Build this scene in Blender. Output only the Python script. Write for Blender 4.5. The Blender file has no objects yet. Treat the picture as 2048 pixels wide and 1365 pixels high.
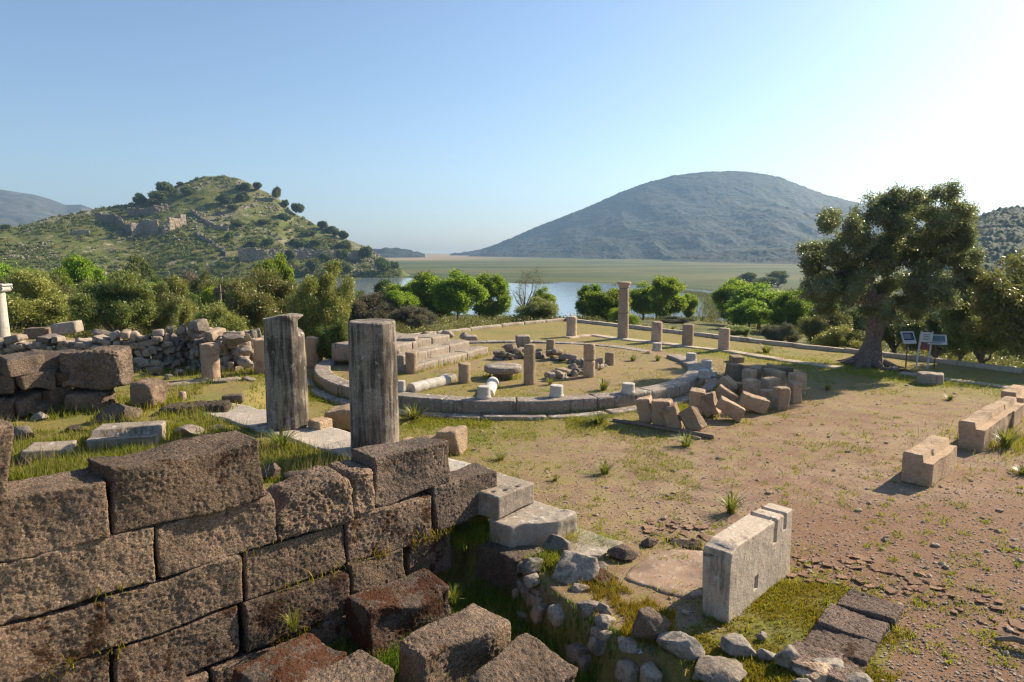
import bpy, math, random
import numpy as np
from mathutils import Matrix, Vector, Euler
rng = np.random.default_rng(7)
random.seed(7)
C = bpy.context.scene.collection
sc = bpy.context.scene
R = math.radians
# ------------------------------------------------------------------ camera
CAMH, FPX = 4.2, 1365.0
PITCH = math.atan(182.5/FPX); CP, SP = math.cos(PITCH), math.sin(PITCH)
cam_d = bpy.data.cameras.new('camera'); cam = bpy.data.objects.new('camera', cam_d); C.objects.link(cam)
cam.location = (0, 0, CAMH); cam.rotation_euler = (math.pi/2-PITCH, 0, 0)
cam_d.sensor_width = 36; cam_d.lens = 24; cam_d.clip_start = .1; cam_d.clip_end = 60000
sc.camera = cam

def ray(px, py):
    a = (px-1024)/FPX; b = -(py-682.5)/FPX
    return np.array([a, CP+b*SP, -SP+b*CP])
def P(px, py, z=0.):                       # where a line of sight meets a level
    d = ray(px, py); t = (z-CAMH)/d[2]
    return np.array([d[0]*t, d[1]*t, z])
def RD(px, py, y):                         # point on a line of sight at a distance
    d = ray(px, py); t = y/d[1]
    return np.array([d[0]*t, y, CAMH+d[2]*t])
# ------------------------------------------------------------------ noise
def _h(x, y, z, s):
    n = (x.astype(np.int64)*374761393+y.astype(np.int64)*668265263+z.astype(np.int64)*1274126177+s*974711) & 0xffffffff
    n = ((n ^ (n >> 13))*1274126177) & 0xffffffff
    n = ((n ^ (n >> 16))*2246822519) & 0xffffffff
    return ((n ^ (n >> 15)) & 0xffffff)/float(0xffffff)
def vn(p, s=0):
    i = np.floor(p); f = p-i; f = f*f*(3-2*f); i = i.astype(np.int64)
    x, y, z = i[:, 0], i[:, 1], i[:, 2]; r = 0
    for dx in (0, 1):
        wx = f[:, 0] if dx else 1-f[:, 0]
        for dy in (0, 1):
            wy = f[:, 1] if dy else 1-f[:, 1]
            for dz in (0, 1):
                wz = f[:, 2] if dz else 1-f[:, 2]
                r = r+wx*wy*wz*_h(x+dx, y+dy, z+dz, s)
    return r*2-1
def fbm(p, o=3, s=0, g=.5):
    a, t, k = 1., 0, 0.
    for j in range(o):
        t = t+a*vn(p*(2.03**j)+j*17.3, s+j); k += a; a *= g
    return t/k
def worley(p, s=0):
    i = np.floor(p).astype(np.int64); f = p-i; best = np.full(len(p), 9.)
    for dx in (-1, 0, 1):
        for dy in (-1, 0, 1):
            for dz in (-1, 0, 1):
                x, y, z = i[:, 0]+dx, i[:, 1]+dy, i[:, 2]+dz
                q = np.stack([dx+_h(x, y, z, s), dy+_h(x, y, z, s+1), dz+_h(x, y, z, s+2)], 1)-f
                best = np.minimum(best, (q*q).sum(1))
    return np.sqrt(best)
def ss(a, b, x):
    t = np.clip((x-a)/(b-a), 0, 1); return t*t*(3-2*t)
def xy3(x, y, z=0.): return np.stack([x, y, np.zeros_like(x)+z], 1)
# ------------------------------------------------------------------ mesh / object helpers
def mesh(name, V, Fs, smooth=True, attrs=None):
    V = np.asarray(V, np.float32); Fs = [np.asarray(f, np.int32) for f in (Fs if isinstance(Fs, list) else [Fs]) if len(f)]
    me = bpy.data.meshes.new(name)
    me.vertices.add(len(V)); me.vertices.foreach_set('co', V.ravel())
    idx = np.concatenate([f.ravel() for f in Fs]); cnt = np.concatenate([np.full(len(f), f.shape[1], np.int32) for f in Fs])
    st = np.concatenate([[0], np.cumsum(cnt)[:-1]]).astype(np.int32)
    me.loops.add(len(idx)); me.loops.foreach_set('vertex_index', idx)
    me.polygons.add(len(cnt)); me.polygons.foreach_set('loop_start', st); me.polygons.foreach_set('loop_total', cnt)
    me.polygons.foreach_set('use_smooth', np.full(len(cnt), smooth, bool))
    for k, v in (attrs or {}).items():
        a = me.attributes.new(k, 'FLOAT', 'POINT'); a.data.foreach_set('value', np.asarray(v, np.float32))
    me.update(calc_edges=True); me.validate()
    return me
def add(name, me, mat, parent=None, loc=(0, 0, 0), rot=(0, 0, 0)):
    o = bpy.data.objects.new(name, me); C.objects.link(o)
    if mat and not me.materials: me.materials.append(mat)
    o.parent = parent; o.location = loc; o.rotation_euler = rot
    return o
def tag(o, label=None, cat=None, group=None, kind=None):
    if label: o['label'] = label
    if cat: o['category'] = cat
    if group: o['group'] = group
    if kind: o['kind'] = kind
    return o
def empty(name, label, cat, loc=(0, 0, 0), rz=0, group=None):
    o = bpy.data.objects.new(name, None); C.objects.link(o); o.location = loc; o.rotation_euler = (0, 0, rz)
    return tag(o, label, cat, group)
class Bag:                                 # gathers loose pieces of one mesh
    def __init__(s): s.V = []; s.F = []; s.A = []; s.n = 0
    def add(s, V, F, a=0.):
        s.V.append(V); s.F.append(np.asarray(F)+s.n); s.A.append(np.zeros(len(V))+a); s.n += len(V)
    def mesh(s, name, smooth=True, attr='tint'):
        by = {}
        for f in s.F: by.setdefault(f.shape[1], []).append(f)
        return mesh(name, np.concatenate(s.V), [np.concatenate(v) for v in by.values()], smooth, {attr: np.concatenate(s.A)})
def lattice(L, W, Hh, res, r):
    n = [max(2, int(round(d/res))) for d in (L, W, Hh)]
    keys = []; M = [n[0]+1, n[1]+1, n[2]+1]
    for ax in range(3):
        a, b = [k for k in range(3) if k != ax]
        A, B = np.meshgrid(np.arange(n[a]), np.arange(n[b]), indexing='ij'); A, B = A.ravel(), B.ravel()
        for side in (0, n[ax]):
            q = []
            for da, db in ((0, 0), (1, 0), (1, 1), (0, 1)):
                i = [None]*3; i[ax] = np.full(len(A), side); i[a] = A+da; i[b] = B+db
                q.append((i[0]*M[1]+i[1])*M[2]+i[2])
            flip = (side == 0) ^ (ax == 1)
            keys.append(np.stack(q[::-1] if flip else q, 1))
    K = np.concatenate(keys); u, inv = np.unique(K, return_inverse=True); F = inv.reshape(K.shape)
    k = u % M[2]; j = (u//M[2]) % M[1]; i = u//(M[1]*M[2])
    half = np.array([L, W, Hh])/2
    p = np.stack([i/n[0]*L, j/n[1]*W, k/n[2]*Hh], 1)-half
    inner = np.clip(p, -(half-r), half-r); d = p-inner; l = np.linalg.norm(d, axis=1)+1e-9
    N = d/l[:, None]
    return inner+N*r, N, F
def block_geo(L, W, Hh, seed=0, res=.04, r=.04, rough=.012, pit=0., pitscale=9., warp=.03, freq=5., carve=None):
    V, N, F = lattice(L, W, Hh, res, min(r, .45*min(L, W, Hh)))
    o = seed*7.77+3.1
    if warp: V = V+np.stack([vn(V*1.7+o, 11), vn(V*1.7+o, 12), vn(V*1.7+o, 13)], 1)*warp
    d = fbm(V*freq+o, 4, 21, .6)*rough
    if pit: d = d-pit*ss(.5, .1, worley(V*pitscale+o, 31))*ss(-.5, .3, vn(V*3+o, 41))-pit*.6*ss(.55, .15, worley(V*pitscale*2.3+o, 37))+.35*pit*fbm(V*26+o, 2, 44)
    V = V+N*d[:, None]
    if carve: V = carve(V, N)
    V = V+np.array([0, 0, Hh/2])
    return V, F
def rock_geo(sx, sy, sz, seed=0, sub=4, rough=.05, cuts=12):
    V, F = ICO[sub]; V = V.copy(); rg = np.random.default_rng(seed*13+5)
    for _ in range(cuts):
        n = rg.normal(size=3); n /= np.linalg.norm(n); h = rg.uniform(.5, .88)
        e = V@n-h; V = V-np.outer(np.clip(e, 0, None), n)
    V = V*(1+rough*fbm(V*2.2+seed*3.3, 4, 3)[:, None]+rough*.35*(np.abs(vn(V*4.5+seed, 6))-.5)[:, None]+rough*.2*vn(V*11, 8)[:, None])
    V = V/np.abs(V).max(0)*np.array([sx, sy, sz])/2
    return V+np.array([0, 0, sz/2]), F
def _ico(n):
    import bmesh
    bm = bmesh.new(); bmesh.ops.create_icosphere(bm, subdivisions=n, radius=1)
    V = np.array([v.co[:] for v in bm.verts]); F = np.array([[v.index for v in f.verts] for f in bm.faces]); bm.free()
    return V, F
ICO = {n: _ico(n) for n in (1, 2, 3, 4, 5)}
def tube_geo(pts, rad, seg=8, ridge=None):
    pts = np.asarray(pts, float); rad = np.zeros(len(pts))+rad; V = []; T = np.gradient(pts, axis=0); T /= np.linalg.norm(T, axis=1)[:, None]
    ref = np.array([.13, .97, .2]); a = np.arange(seg)/seg*2*math.pi
    for p, r, t in zip(pts, rad, T):
        if abs(t@ref) > .95: rf = np.array([1., 0, 0])
        else: rf = ref
        x = np.cross(t, rf); x /= np.linalg.norm(x); y = np.cross(t, x)
        V.append(p+r*(np.outer(np.cos(a), x)+np.outer(np.sin(a), y)))
    V = np.concatenate(V); n = len(pts); i = np.arange((n-1)*seg); j = i//seg*seg+(i+1) % seg
    F = np.stack([i, j, j+seg, i+seg], 1)
    V = np.concatenate([V, pts[:1], pts[-1:]]); a = np.arange(seg); b = (a+1) % seg; e = (n-1)*seg
    tris = np.concatenate([np.stack([np.full(seg, n*seg), b, a], 1), np.stack([np.full(seg, n*seg+1), e+a, e+b], 1)])
    return V, F, tris
def lathe_geo(prof, seg=32, facet=0, carve=None, rough=.006, seed=0, freq=6):
    prof = np.asarray(prof, float); a = (np.arange(seg)+.5)/seg*2*math.pi; k = np.ones(seg)
    if facet:
        w = (a % (2*math.pi/facet))-math.pi/facet; k = math.cos(math.pi/facet)/np.cos(w)
    V = np.concatenate([np.stack([r*k*np.cos(a), r*k*np.sin(a), np.full(seg, z)], 1) for r, z in prof]); n = len(prof)
    N = np.tile(np.stack([np.cos(a), np.sin(a), 0*a], 1), (n, 1))
    V = V+N*(fbm(V*freq+seed*5.1, 4, 5)*rough)[:, None]*(V[:, :1]**2+V[:, 1:2]**2 > 1e-6)
    if carve: V = carve(V, N)
    i = np.arange((n-1)*seg); j = i//seg*seg+(i+1) % seg
    F = np.stack([i, j, j+seg, i+seg], 1)
    return V, F
def drum_prof(r0, r1, z0, z1, rows=10, e=.02, inner=True):
    z = np.linspace(z0+e, z1-e, rows); p = [(1e-4, z0), (r0-e, z0)] if inner else [(r0-e, z0)]
    p += [(r0+(r1-r0)*(q-z0)/(z1-z0), q) for q in z]+[(r1-e*.4, z1-e*.3), (r1-e, z1)]
    p += [(r1*q, z1) for q in (.75, .45, .2)]+[(1e-4, z1)]
    return p
def xf(V, loc=(0, 0, 0), rot=(0, 0, 0)):
    return V@np.array(Euler(rot).to_matrix()).T+np.array(loc)
# ------------------------------------------------------------------ polygons
def psdf(x, y, poly):                      # signed distance, negative inside
    poly = np.asarray(poly, float)[:, :2]; d = np.full(x.shape, 1e9); ins = np.zeros(x.shape, bool)
    for a, b in zip(poly, np.roll(poly, -1, 0)):
        ex, ey = b-a; wx, wy = x-a[0], y-a[1]; t = np.clip((wx*ex+wy*ey)/(ex*ex+ey*ey+1e-12), 0, 1)
        d = np.minimum(d, (wx-ex*t)**2+(wy-ey*t)**2)
        c = ((a[1] > y) != (b[1] > y)) & (x < ex*(y-a[1])/(ey if ey else 1e-12)+a[0]); ins ^= c
    return np.where(ins, -1, 1)*np.sqrt(d)
# ------------------------------------------------------------------ the lie of the land
WU = np.array([.7286, .6849]); WV = np.array([-.6849, .7286]); WN = -WV      # foreground wall: along, away, towards viewer
W0 = np.array([-2.93, 7.16])                                                  # a point on its face
SV = np.array([-.777, .629]); SU = np.array([.629, .777]); S0 = np.array([.33, 9.97])   # colonnade: along, outwards, step corner
RC = np.array([-.09, 23.5]); RR = 6.55                                        # round platform
SITE = [(3.21, 41.3), (34, 2.3), (34, -20), (-60, -20), (-60, 26), (-26, 31), (-15, 25.5), (-9, 27), (-4.2, 32.9)]
TRENCH = [P(925, 1052)[:2], P(943, 1078)[:2], P(1043, 1118)[:2], P(1080, 1165)[:2], P(1125, 1200)[:2], P(1175, 1235)[:2], P(1245, 1275)[:2],
          P(1330, 1320)[:2], P(1420, 1385)[:2], P(1500, 1460)[:2], (2.5, 2.), (-3, 0.), W0-WU*11, W0-WU*11+WV*.35, P(925, 1052)[:2]+WV*.3]
LAKEZ = -14.
LAKE = [P(*q, LAKEZ)[:2] for q in ((600, 572), (660, 558), (730, 557), (800, 557), (930, 562), (1060, 566), (1130, 567), (1210, 569), (1300, 574), (1370, 582), (1425, 596), (1432, 618), (1440, 634), (1370, 641), (1200, 640), (1000, 640), (800, 625), (690, 606), (620, 590))]
def terr(x, y):
    x = np.asarray(x, float); y = np.asarray(y, float); sh = x.shape; x = x.ravel(); y = y.ravel()
    p = xy3(x, y)
    z = .035*fbm(p*.35, 3, 1)+.02*fbm(p*1.9, 3, 2)
    sv = (x-S0[0])*SV[0]+(y-S0[1])*SV[1]; su = (x-S0[0])*SU[0]+(y-S0[1])*SU[1]
    w = .1+1.6*ss(5.6, 9, sv); su = su-3.*ss(8.5, 12, sv)
    back = ss(-.05, .15, (x-W0[0])*WV[0]+(y-W0[1])*WV[1]-.3)
    z = z+.66*ss(w, -.05, su+.16)*back
    rd = np.hypot(x-RC[0], y-RC[1])
    z = z+ss(RR-.1, RR-.45, rd)*(.35-.0145*(y-17))
    tr = psdf(x, y, TRENCH); z = z-.55*ss(.05, -.22, tr)
    z = z+.02*ss(.5, 0, np.abs(tr))*vn(p*3, 4)
    d = psdf(x, y, SITE); o = np.clip(d-.6, 0, None)
    z = z-.8*ss(.3, 3, d)-np.clip(.093*o, 0, 14.)*(1+.0*o)+ss(3, 20, d)*fbm(p*.05, 3, 8)*.9
    far = ss(60, 120, d); z = np.where(far > 0, np.maximum(z, -13.55+.25*fbm(p*.02, 3, 9)), z)
    lk = psdf(x, y, LAKE); z = np.where(d > 40, z+(-16-z)*ss(14, 2, lk+4*fbm(p*.03, 3, 6)), z)
    return z.reshape(sh)
def G(px, py):                             # where a line of sight meets the ground
    d = ray(px, py); t = np.geomspace(3, 900, 2500)
    q = CAMH+d[2]*t-terr(d[0]*t, d[1]*t); k = int(np.argmax(q < 0))
    a, b = t[k-1], t[k]
    tt = np.linspace(a, b, 40); q = CAMH+d[2]*tt-terr(d[0]*tt, d[1]*tt); m = int(np.argmax(q < 0)); T = tt[m]
    return np.array([d[0]*T, d[1]*T, CAMH+d[2]*T])
def gz(x, y): return float(terr(np.array([x]), np.array([y]))[0])
# ------------------------------------------------------------------ materials
class NT:
    def __init__(s, name):
        s.m = bpy.data.materials.new(name); s.m.use_nodes = True; s.t = s.m.node_tree; s.t.nodes.clear()
        s.out = s.n('ShaderNodeOutputMaterial'); s.b = s.n('ShaderNodeBsdfPrincipled'); s.l(s.b.outputs[0], s.out.inputs['Surface'])
        s.b.inputs['Roughness'].default_value = .9; s.b.inputs['Specular IOR Level'].default_value = .25
    def n(s, t): return s.t.nodes.new(t)
    def l(s, a, b): s.t.links.new(a, b)
    def put(s, sock, v):
        if hasattr(v, 'bl_rna') and hasattr(v, 'links'): s.l(v, sock)
        elif isinstance(v, (tuple, list)) and len(v) == 3 and sock.type == 'RGBA': sock.default_value = (*v, 1)
        else: sock.default_value = v
    def co(s, stretch=None, rnd=True, world=False):
        c = s.n('ShaderNodeNewGeometry').outputs['Position'] if world else s.n('ShaderNodeTexCoord').outputs['Object']
        if rnd and not world:
            oi = s.n('ShaderNodeObjectInfo'); a = s.n('ShaderNodeVectorMath'); a.operation = 'MULTIPLY_ADD'
            s.l(oi.outputs['Location'], a.inputs[0]); a.inputs[1].default_value = (1.7, 1.3, 2.1); s.l(c, a.inputs[2]); c = a.outputs[0]
        if stretch:
            a = s.n('ShaderNodeVectorMath'); a.operation = 'MULTIPLY'; s.l(c, a.inputs[0]); a.inputs[1].default_value = stretch; c = a.outputs[0]
        return c
    def noise(s, c, scale, detail=4, rough=.6, dist=0.):
        k = s.n('ShaderNodeTexNoise'); s.l(c, k.inputs['Vector']); k.inputs['Scale'].default_value = scale; k.inputs['Detail'].default_value = detail
        k.inputs['Roughness'].default_value = rough; k.inputs['Distortion'].default_value = dist; return k.outputs['Fac']
    def vor(s, c, scale, feat='F1', out='Distance'):
        k = s.n('ShaderNodeTexVoronoi'); k.feature = feat; s.l(c, k.inputs['Vector']); k.inputs['Scale'].default_value = scale; return k.outputs[out]
    def map(s, v, a, b, c=0., d=1.):
        k = s.n('ShaderNodeMapRange'); k.interpolation_type = 'SMOOTHSTEP'; s.put(k.inputs[0], v)
        for i, q in enumerate((a, b, c, d)): k.inputs[i+1].default_value = q
        return k.outputs[0]
    def mix(s, f, a, b, mode='MIX'):
        k = s.n('ShaderNodeMix'); k.data_type = 'RGBA'; k.blend_type = mode; s.put(k.inputs[0], f); s.put(k.inputs[6], a); s.put(k.inputs[7], b); return k.outputs[2]
    def math(s, op, a, b=0.):
        k = s.n('ShaderNodeMath'); k.operation = op; s.put(k.inputs[0], a); s.put(k.inputs[1], b); return k.outputs[0]
    def attr(s, name):
        k = s.n('ShaderNodeAttribute'); k.attribute_name = name; return k.outputs['Fac']
    def bump(s, h, dist, strength=1., prev=None):
        k = s.n('ShaderNodeBump'); s.l(h, k.inputs['Height']); k.inputs['Distance'].default_value = dist; k.inputs['Strength'].default_value = strength
        if prev: s.l(prev, k.inputs['Normal'])
        return k.outputs[0]
    def done(s, col, nrm=None, rough=None, vary=0.):
        if vary:
            oi = s.n('ShaderNodeObjectInfo'); k = s.map(oi.outputs['Random'], 0, 1, 1-vary, 1+vary*.6); cb = s.n('ShaderNodeCombineColor')
            for q in range(3): s.l(k, cb.inputs[q])
            col = s.mix(1., col, cb.outputs[0], 'MULTIPLY')
        s.put(s.b.inputs['Base Color'], col)
        if nrm: s.l(nrm, s.b.inputs['Normal'])
        if rough is not None: s.put(s.b.inputs['Roughness'], rough)
        return s.m
def m_porous(name, base, pale, dark, moss=0., mosscol=(.09, .04, .016), darkamt=.5, bd=.05, top=.7):
    t = NT(name); c = t.co()
    fine = t.noise(c, 48, 6, .8); mid = t.noise(c, 14, 6, .75); big = t.noise(c, 1.4, 4, .6)
    v = t.vor(c, 42); v2 = t.vor(c, 19); col = t.mix(t.map(fine, .40, .60), base, pale)
    lich = t.math('ADD', t.math('MULTIPLY', t.noise(c, 30, 6, .8), .6), t.math('ADD', t.math('MULTIPLY', mid, .2), t.math('MULTIPLY', big, .5)))
    col = t.mix(t.map(lich, .68-.12*darkamt, .84-.12*darkamt, 0, .6), col, dark)
    col = t.mix(t.map(t.noise(c, 64, 4, .8), .52, .64, 0, .8), col, dark)
    sep = t.n('ShaderNodeSeparateXYZ'); t.l(t.n('ShaderNodeNewGeometry').outputs['Normal'], sep.inputs[0])
    col = t.mix(t.math('MULTIPLY', t.map(sep.outputs[2], .45, .85), t.map(mid, .40, .60, top*.15, top)), col, (.125, .107, .093))
    col = t.mix(t.map(t.noise(c, .9, 5, .65), .50, .66, 0, .62), col, (base[0]*.42, base[1]*.44, base[2]*.47))
    if moss:
        mm = t.map(t.noise(c, 2.6, 6, .75), .66-.2*moss, .72-.2*moss); col = t.mix(t.math('MULTIPLY', mm, t.map(fine, .3, .6, .45, 1)), col, mosscol)
    b = t.bump(v2, .03, .45); b = t.bump(v, .035, 1., b); b = t.bump(mid, bd, .9, b); b = t.bump(fine, .022, 1., b)
    return t.done(col, b, None, .3)
def m_sand(name, base, pale, red, dark=(.10, .07, .05), darkamt=.3, bs=1.):
    t = NT(name); c = t.co(); fine = t.noise(c, 55, 5, .7); mid = t.noise(c, 7, 5, .6); big = t.noise(c, 1.3, 3)
    col = t.mix(t.map(fine, .36, .64), base, pale); col = t.mix(t.map(mid, .5, .66, 0, .7), col, red)
    col = t.mix(t.map(t.math('ADD', t.math('MULTIPLY', big, .55), t.math('MULTIPLY', fine, .5)), .57-.08*darkamt, .66-.05*darkamt, 0, .7), col, dark)
    b = t.bump(mid, .06*bs, .8); b = t.bump(fine, .02*bs, 1., b); b = t.bump(t.vor(c, 40), .02*bs, .8*bs, b)
    return t.done(col, b, None, .22)
def m_marble(name, base, pale, dark, streak=.6, lichen=.3):
    t = NT(name); c = t.co(); st = t.noise(t.co((9, 9, .55)), 1.6, 6, .62); blot = t.noise(c, 1.5, 4); fine = t.noise(c, 40, 5, .7); mid = t.noise(c, 8, 5, .65)
    col = t.mix(t.map(fine, .35, .65), base, pale)
    d = t.math('ADD', t.math('MULTIPLY', st, .62), t.math('MULTIPLY', blot, .55))
    col = t.mix(t.map(d, .66-.16*streak, .86-.16*streak, 0, .85), col, dark)
    z = t.n('ShaderNodeSeparateXYZ'); t.l(t.n('ShaderNodeNewGeometry').outputs['Normal'], z.inputs[0])
    col = t.mix(t.math('MULTIPLY', t.map(mid, .6-.2*lichen, .68-.2*lichen), t.map(z.outputs[2], -.2, .8, .25, .8)), col, (.55, .55, .52))
    col = t.mix(t.map(t.noise(c, 17, 4, .7), .6, .68, 0, .6), col, dark)
    b = t.bump(mid, .02, .6); b = t.bump(fine, .008, .8, b)
    return t.done(col, b, .8, .12)
def m_lime(name, base, pale, dark, warm=(.31, .24, .17)):
    t = NT(name); c = t.co(); fine = t.noise(c, 30, 6, .7); mid = t.noise(c, 5, 5, .65); tint = t.attr('tint')
    col = t.mix(t.map(fine, .35, .65), base, pale); col = t.mix(t.map(tint, .35, .8, 0, .9), col, warm)
    col = t.mix(t.map(mid, .5, .64, 0, .75), col, dark); col = t.mix(t.map(tint, .02, .3, .65, 0), col, dark)
    b = t.bump(mid, .05, .8); b = t.bump(fine, .016, .9, b)
    return t.done(col, b, None, .22)
def m_leaf(name, c0, c1, c2, trans=.35, spec=.25, rough=.5):
    t = NT(name); a = t.attr('tint'); col = t.mix(t.map(a, 0, .55), c0, c1); col = t.mix(t.map(a, .6, 1.), col, c2)
    t.b.inputs['Specular IOR Level'].default_value = spec
    oi = t.n('ShaderNodeObjectInfo'); k = t.map(oi.outputs['Random'], 0, 1, .72, 1.2); k2 = t.map(t.math('FRACT', t.math('MULTIPLY', oi.outputs['Random'], 7.3)), 0, 1, .85, 1.2); cb = t.n('ShaderNodeCombineColor')
    t.l(t.math('MULTIPLY', k, k2), cb.inputs[0]); t.l(k, cb.inputs[1]); t.l(k, cb.inputs[2]); col = t.mix(1., col, cb.outputs[0], 'MULTIPLY')
    t.done(col, None, rough)
    tr = t.n('ShaderNodeBsdfTranslucent'); t.put(tr.inputs[0], t.mix(.5, col, (c2[0]*1.1, c2[1]*1.2, c2[2]*.5)))
    mx = t.n('ShaderNodeMixShader'); mx.inputs[0].default_value = trans; t.l(t.b.outputs[0], mx.inputs[1]); t.l(tr.outputs[0], mx.inputs[2]); t.l(mx.outputs[0], t.out.inputs['Surface'])
    return t.m
def m_plain(name, col, rough=.6, var=.3, metal=0.):
    t = NT(name); c = t.co(); t.b.inputs['Metallic'].default_value = metal
    k = t.mix(t.map(t.noise(c, 14, 5, .7), .3, .7), tuple(x*(1-var) for x in col), tuple(min(1, x*(1+var*.6)) for x in col))
    return t.done(k, t.bump(t.noise(c, 50, 3), .004, .5), rough)
M = {}
M['wall'] = m_porous('porous_wall_stone', (.275, .185, .12), (.52, .375, .26), (.05, .037, .03), .28, darkamt=.42)
M['wall_moss'] = m_porous('mossy_wall_stone', (.27, .175, .115), (.52, .37, .26), (.048, .032, .025), .75, darkamt=.45)
M['conglo'] = m_porous('dark_conglomerate', (.20, .145, .105), (.40, .30, .225), (.042, .032, .026), .2, darkamt=.75)
M['conglo_moss'] = m_porous('red_moss_conglomerate', (.22, .15, .11), (.40, .30, .23), (.05, .035, .028), 1.0, (.15, .055, .022), .4)
M['conglo_red'] = m_porous('reddish_conglomerate', (.25, .175, .14), (.44, .33, .265), (.05, .036, .03), .5, (.12, .06, .026), .25, top=.15)
M['sand'] = m_sand('brown_sandstone', (.38, .265, .17), (.56, .42, .285), (.37, .23, .135))
M['sandpink'] = m_sand('pink_sandstone', (.43, .315, .23), (.56, .44, .335), (.40, .265, .18))
M['sandpale'] = m_sand('pale_sandstone', (.43, .31, .205), (.56, .42, .30), (.40, .25, .15))
M['pillar'] = m_marble('streaked_grey_marble', (.20, .165, .13), (.33, .28, .225), (.018, .014, .011), 1.05, .05)
M['marble2'] = m_marble('worn_step_stone', (.29, .245, .195), (.37, .32, .26), (.12, .10, .083), .35, .05)
M['ortho'] = m_marble('weathered_slab_marble', (.40, .325, .245), (.50, .42, .33), (.11, .082, .06), .42, .06)
M['marble'] = m_marble('grey_marble', (.235, .19, .145), (.35, .295, .235), (.07, .06, .05), .45, .08)
M['whitemarble'] = m_marble('pale_marble', (.38, .345, .30), (.52, .48, .425), (.17, .155, .14), .3, .4)
M['ring'] = m_marble('dark_weathered_marble', (.205, .165, .13), (.33, .275, .22), (.05, .044, .04), .55, .25)
M['lime'] = m_lime('grey_limestone', (.22, .18, .14), (.37, .31, .25), (.085, .074, .066))
M['bluelime'] = m_lime('bluish_limestone', (.235, .205, .168), (.37, .325, .27), (.08, .08, .08), (.27, .23, .185))
M['boulder'] = m_porous('brown_boulder_stone', (.27, .19, .13), (.42, .31, .22), (.07, .05, .04), 0, darkamt=.2, bd=.03)
M['slab'] = m_marble('paving_slab_stone', (.33, .285, .235), (.43, .38, .32), (.20, .17, .135), .35, .08)
M['kerb'] = m_sand('kerb_stone', (.42, .345, .265), (.55, .47, .37), (.38, .29, .21))
M['bankstone'] = m_lime('brown_grey_rubble', (.20, .16, .12), (.33, .275, .215), (.07, .058, .046))
M['hillruin'] = m_lime('hill_ruin_stone', (.17, .14, .105), (.28, .24, .19), (.07, .06, .05))
M['gravel'] = m_lime('pale_gravel', (.36, .285, .21), (.56, .48, .39), (.20, .16, .125), (.42, .29, .20))
M['straw'] = m_leaf('dry_straw', (.24, .18, .07), (.38, .29, .12), (.52, .42, .20), .3, .15, .7)
M['olive_big'] = m_leaf('grey_olive_leaves', (.06, .076, .04), (.155, .182, .092), (.37, .40, .25), .35, .4, .42)
M['hillrock'] = m_lime('hill_outcrop_stone', (.20, .17, .135), (.34, .295, .245), (.12, .105, .09), (.33, .29, .23))
M['mortar'] = m_sand('old_mortar', (.30, .20, .135), (.44, .32, .235), (.50, .42, .34), (.10, .07, .05), .9, .25)
M['terra'] = m_sand('terracotta', (.52, .31, .20), (.64, .43, .30), (.48, .26, .155))
M['wood'] = m_plain('old_timber', (.20, .15, .11), .85, .4)
M['bark'] = m_plain('olive_bark', (.19, .145, .115), .95, .5)
M['white'] = m_plain('white_paint', (.50, .51, .52), .45, .06)
M['navy'] = m_plain('panel_print', (.03, .05, .12), .4, .3)
M['redp'] = m_plain('panel_red', (.28, .05, .035), .4, .3)
M['steel'] = m_plain('rusty_post', (.16, .10, .07), .6, .3)
M['teal'] = m_plain('panel_photo', (.12, .20, .22), .4, .5)
M['ink'] = m_plain('panel_ink', (.10, .10, .12), .5, .1)
M['olive'] = m_leaf('olive_leaves', (.06, .075, .02), (.17, .19, .052), (.35, .36, .15), .25, .45, .42)
M['olive_pale'] = m_leaf('silver_olive_leaves', (.10, .12, .028), (.26, .285, .07), (.47, .47, .19), .3, .4, .45)
M['green'] = m_leaf('fresh_green_leaves', (.05, .09, .012), (.17, .265, .03), (.38, .48, .085), .55, .25)
M['darkgreen'] = m_leaf('dark_green_leaves', (.04, .06, .014), (.095, .13, .028), (.20, .235, .055), .3, .3)
M['yellowgreen'] = m_leaf('yellow_green_leaves', (.08, .13, .012), (.19, .28, .022), (.32, .40, .04), .45, .3)
M['greybush'] = m_leaf('grey_twigs', (.12, .11, .07), (.24, .21, .145), (.36, .32, .23), .2, .1, .8)
M['scrub'] = m_leaf('hill_scrub', (.06, .07, .018), (.14, .15, .038), (.27, .26, .075), .25, .2)
M['grass'] = m_leaf('meadow_grass', (.085, .125, .012), (.20, .235, .022), (.40, .36, .07), .4, .15, .6)
M['grassdark'] = m_leaf('lush_grass', (.03, .08, .007), (.08, .17, .013), (.22, .28, .03), .4, .2, .5)
M['grassyel'] = m_leaf('yellow_ground_cover', (.12, .11, .01), (.26, .22, .016), (.38, .26, .03), .35, .15, .6)
M['asph'] = m_leaf('tuft_leaves', (.06, .10, .016), (.16, .20, .035), (.40, .38, .12), .35, .35, .4)
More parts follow.
